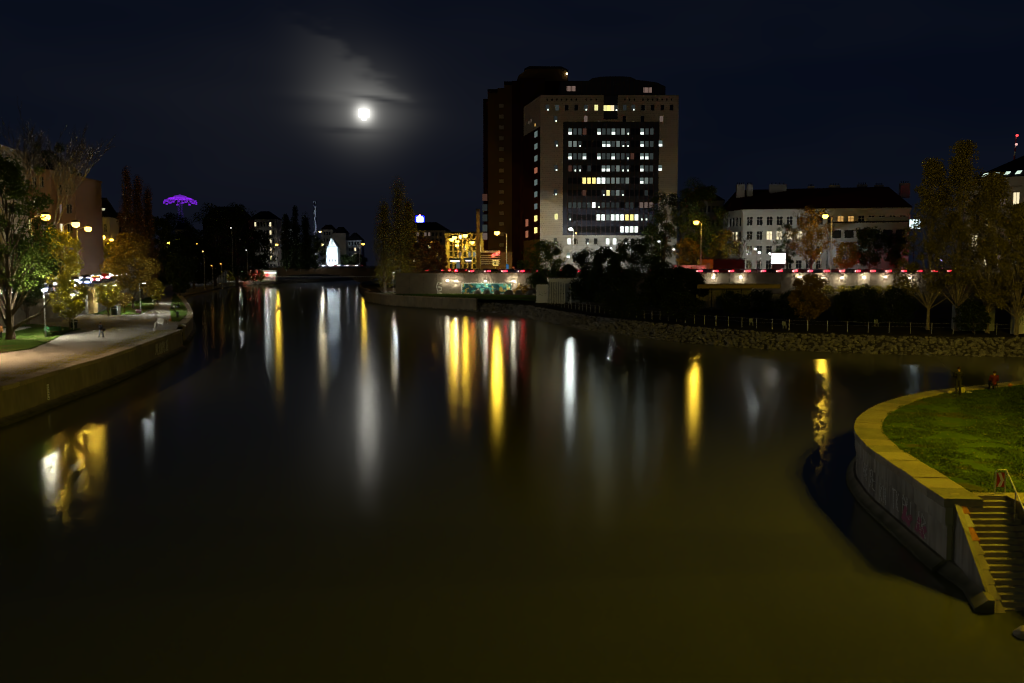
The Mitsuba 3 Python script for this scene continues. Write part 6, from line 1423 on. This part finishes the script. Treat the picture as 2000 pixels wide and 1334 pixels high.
ptree('broadleaf_tree', 'bright yellow tree beside the row of sodium lamps', 219, 262, 473, 32, 'round', 'm_leaf_yellow', 2600, 11, zb=8.6, base=.3, size=.26)
for i, (px, yt, w, lab) in enumerate(((253, 333, 34, 'leftmost and tallest of the rusty poplars'), (274, 352, 32, 'middle one of the rusty poplars'), (293, 372, 32, 'rightmost and lowest of the rusty poplars'))):
    ptree('poplar_tree', lab, px, 232 + 6 * i, yt, w, 'poplar', 'm_leaf_rust', 10000, 20 + i, zb=ZL + .0, base=.10, size=.18, group='rusty poplars behind the orange tree')
for i, (px, d, yt, w, lab) in enumerate(((318, 300, 430, 60, 'dark tree right of the rusty poplars'), (346, 330, 462, 62, 'dark tree before the dim ochre house front'), (378, 360, 450, 66, 'dark tree left of the largest dark tree on the left bank'), (420, 420, 405, 78, 'large dark tree hiding the block of flats, left part'), (462, 440, 402, 84, 'large dark tree hiding the block of flats, right part'),
                                        (505, 470, 455, 62, 'dark tree before the cream house'), (350, 262, 500, 50, 'dark lower tree beside the far path lamps'), (400, 380, 480, 60, 'dark lower tree above the striped wall'))):
    ptree('dark_tree', lab, px, d, yt, w, 'round', 'm_leaf_dark', 4600, 30 + i, zb=ZL if d < 470 else 8, base=.14, size=.34 + .0004 * d, dens=1.5)
ptree('dark_tree', 'dark tree far behind the dim ochre house front, under the purple ride', 350, 640, 422, 84, 'round', 'm_leaf_dark', 4600, 43, zb=9, base=.1, size=.7, dens=1.6)
for i, (px, d, yt, w, lab) in enumerate(((578, 575, 406, 22, 'dark slim conifer, tallest left of the chimney'), (560, 570, 424, 24, 'dark slim tree left of the tallest conifer'), (598, 585, 428, 26, 'dark slim tree just left of the chimney'))):
    ptree('conifer_tree', lab, px, d, yt, w, 'poplar', 'm_leaf_dark', 3200, 45 + i, zb=9, base=.05, size=.6)
for i, (px, d, yt, w, lab) in enumerate(((552, 660, 462, 40, 'dark tree at the left bridge end'), (615, 600, 462, 40, 'dark tree left of the floodlit house'), (588, 560, 470, 46, 'dark tree under the slim conifers'), (672, 660, 500, 30, 'small dark tree right of the floodlit house'), (700, 655, 498, 30, 'small dark tree under the bridge lamp'))):
    ptree('dark_tree', lab, px, d, yt, w, 'round', 'm_leaf_dark', 2600, 50 + i, zb=9, base=.1, size=.55, dens=1.5)
ptree('small_tree', 'bright lime green bush at the third park lamp', 306, 196, 549, 26, 'round', 'm_leaf_yellow', 1600, 60, zb=ZL, base=.2, size=.17, trunk=.07)
ptree('small_tree', 'small lit tree beside the park lamp at the path bend', 350, 402, 530, 26, 'round', 'm_leaf_ochre', 1000, 61, zb=ZL, base=.35, size=.3, trunk=.1)
for i, (px, w, lf, lab) in enumerate(((452, 20, 'm_leaf_yellow', 'yellow lit bush left of the riverside bar'), (478, 18, 'm_leaf_green', 'green lit bush beside the riverside bar'), (509, 16, 'm_leaf_yellow', 'yellow bush before the red bar panels'), (495, 16, 'm_leaf_rust', 'reddish bush in the riverside bar'))):
    ptree('lit_bush', lab, px, 538 + i, 529.5, w, 'round', lf, 900, 65 + i, zb=ZL, base=.1, size=.45, cat='bush')
# tip of the opposite bank
for i, (px, yt, w, lab) in enumerate(((751, 402, 46, 'left one of the three tall brown poplars at the river tip'), (779, 369, 52, 'tallest, middle one of the three poplars at the river tip'), (799, 396, 40, 'right one of the three poplars at the river tip'))):
    ptree('poplar_tree', lab, px, 284 + 3 * i, yt, w, 'poplar', 'm_leaf_olive', 12000, 70 + i, zb=3.0, base=.10, size=.19, group='tall poplars at the river tip')
for i, (px, yt, w, lab) in enumerate(((826, 466, 50, 'dark reddish tree right of the tip poplars'), (853, 472, 44, 'second dark reddish tree right of the tip poplars'))):
    ptree('broadleaf_tree', lab, px, 274 + 4 * i, yt, w, 'round', 'm_leaf_rust', 4200, 75 + i, zb=3.1, base=.26, size=.26)
# before the tower
ptree('broadleaf_tree', 'round dark green tree before the lower left tower corner', 1064, 232, 474, 84, 'round', 'm_leaf_green', 7000, 80, zb=2.9, base=.2, size=.25, dens=1.4)
for i, (px, d, yt, w, lab) in enumerate(((1148, 200, 492, 74, 'dark tree right of the pavilion roof'), (1186, 188, 488, 74, 'dark tree in front of the white floodlight'), (1238, 178, 474, 110, 'large dark tree mass before the tower base'), (1298, 172, 520, 92, 'dark tree left of the yellow canopy'), (1340, 182, 528, 76, 'dark low tree touching the canopy end'), (1112, 212, 520, 50, 'dark bush over the pavilion'))):
    ptree('dark_tree', lab, px, d, yt, w, 'round', 'm_leaf_dark', 7000, 85 + i, zb=2.8, base=.04, size=.26, dens=1.6)
for i, (px, d, yt, w, lf, n, lab) in enumerate(((1296, 293, 378, 66, 'm_leaf_dark', 6000, 'tall dark tree overlapping the right tower corner'), (1362, 294, 360, 100, 'm_leaf_green', 9500, 'tallest dark green tree between tower and white building'), (1272, 290, 440, 52, 'm_leaf_dark', 3500, 'dark tree at the foot of the right tower corner'),
                                               (1345, 289, 470, 54, 'm_leaf_ochre', 3000, 'ochre tree lit by the tall lamp right of the tower'), (1416, 288, 452, 60, 'm_leaf_yellow', 2200, 'thin yellow tree before the wing of the white building'), (1584, 285, 408, 78, 'm_leaf_ochre', 5200, 'ochre brown tree left of the pale lamp post'),
                                               (1536, 290, 440, 46, 'm_leaf_dark', 1700, 'thin dark tree over the glowing billboard'), (1652, 284, 476, 54, 'm_leaf_ochre', 3000, 'ochre bush right of the pale lamp post'), (1698, 284, 448, 64, 'm_leaf_dark', 4500, 'dark tree before the grey annex'), (1748, 284, 460, 50, 'm_leaf_dark', 4000, 'dark tree at the right end of the grey annex'))):
    ptree('street_tree', lab, px, d, yt, w, 'round' if i != 4 else 'spread', lf, n, 95 + i, zb=9.1, base=.22, size=.3, dens=1.2 if i not in (4, 6) else .2)
q = D(1446, 520, 288); bare_tree('bare_tree', 'bare wide tree with brown twigs before the white building', (q[0], 288, 9.1), 11.5, 9, 8, bark='m_bark', levels=4, tr=.2)
# the park
ptree('broadleaf_tree', 'round ochre tree standing alone on the park ground', 1578, None, 543, 74, 'round', 'm_leaf_ochre', 6500, 110, zb=2.5, ybase=638, base=.26, size=.16, dens=1.5)
for i, (px, yb, yt, w, lf, n, lab) in enumerate(((1812, 640, 318, 150, 'm_leaf_olive', 9500, 'leftmost of the tall airy birches at the right'), (1868, 642, 284, 170, 'm_leaf_olive', 12500, 'tallest of the airy birches at the right'), (1928, 646, 344, 160, 'm_leaf_olive', 10500, 'third airy birch, in front of the corner building'), (1985, 650, 405, 140, 'm_leaf_olive', 9000, 'rightmost and lowest airy birch at the picture edge'))):
    ptree('birch_tree', lab, px, None, yt, w, 'birch', lf, n, 115 + i, zb=2.5, ybase=yb, base=.22, size=.17, bark='m_bark_pale', trunk=.2, clumps=78, dens=.5, group='tall birches at the right')
for i, (px, yb, yt, w, lab) in enumerate(((1690, 632, 562, 84, 'dark shrub in the park right of the ochre tree'), (1652, 628, 572, 60, 'dark low shrub beside the ochre tree'), (1752, 634, 566, 80, 'dark shrub left of the tall birches'), (1430, 612, 572, 60, 'dark shrub under the yellow canopy, left one'), (1482, 612, 570, 60, 'dark shrub under the yellow canopy, right one'), (1545, 622, 574, 60, 'dark shrub left of the round ochre tree'), (1215, 622, 568, 90, 'dark shrub on the bank under the big dark trees'), (1330, 625, 575, 80, 'dark shrub on the bank left of the canopy'), (1900, 646, 590, 60, 'dark shrub among the birch stems'))):
    ptree('shrub', lab, px, None, yt, w, 'round', 'm_leaf_dark', 3600, 125 + i, zb=2.5, ybase=yb, base=.02, size=.16, trunk=.06, cat='shrub', dens=1.6)
for i, px in enumerate((1618, 1650, 1682, 1715, 1740, 1770, 1020)):
    d = WALL_Y(D(px, 560, 266)[0]) - 2.4; ptree('wall_shrub', 'pale bush at the foot of the street wall, %s' % ('first right of the round ochre tree', 'second right of the ochre tree', 'third right of the ochre tree', 'fourth right of the ochre tree', 'fifth right of the ochre tree', 'sixth, before the birches', 'ochre one right of the mural')[i], px, d, 559 if px > 1100 else 557, 26 if px > 1100 else 36, 'round', 'm_leaf_ochre' if px < 1100 else 'm_leaf_yellow', 800, 140 + i, zb=2.9, base=.05, size=.22, trunk=.06, cat='shrub', group='lit bushes at the foot of the street wall', dens=.4)
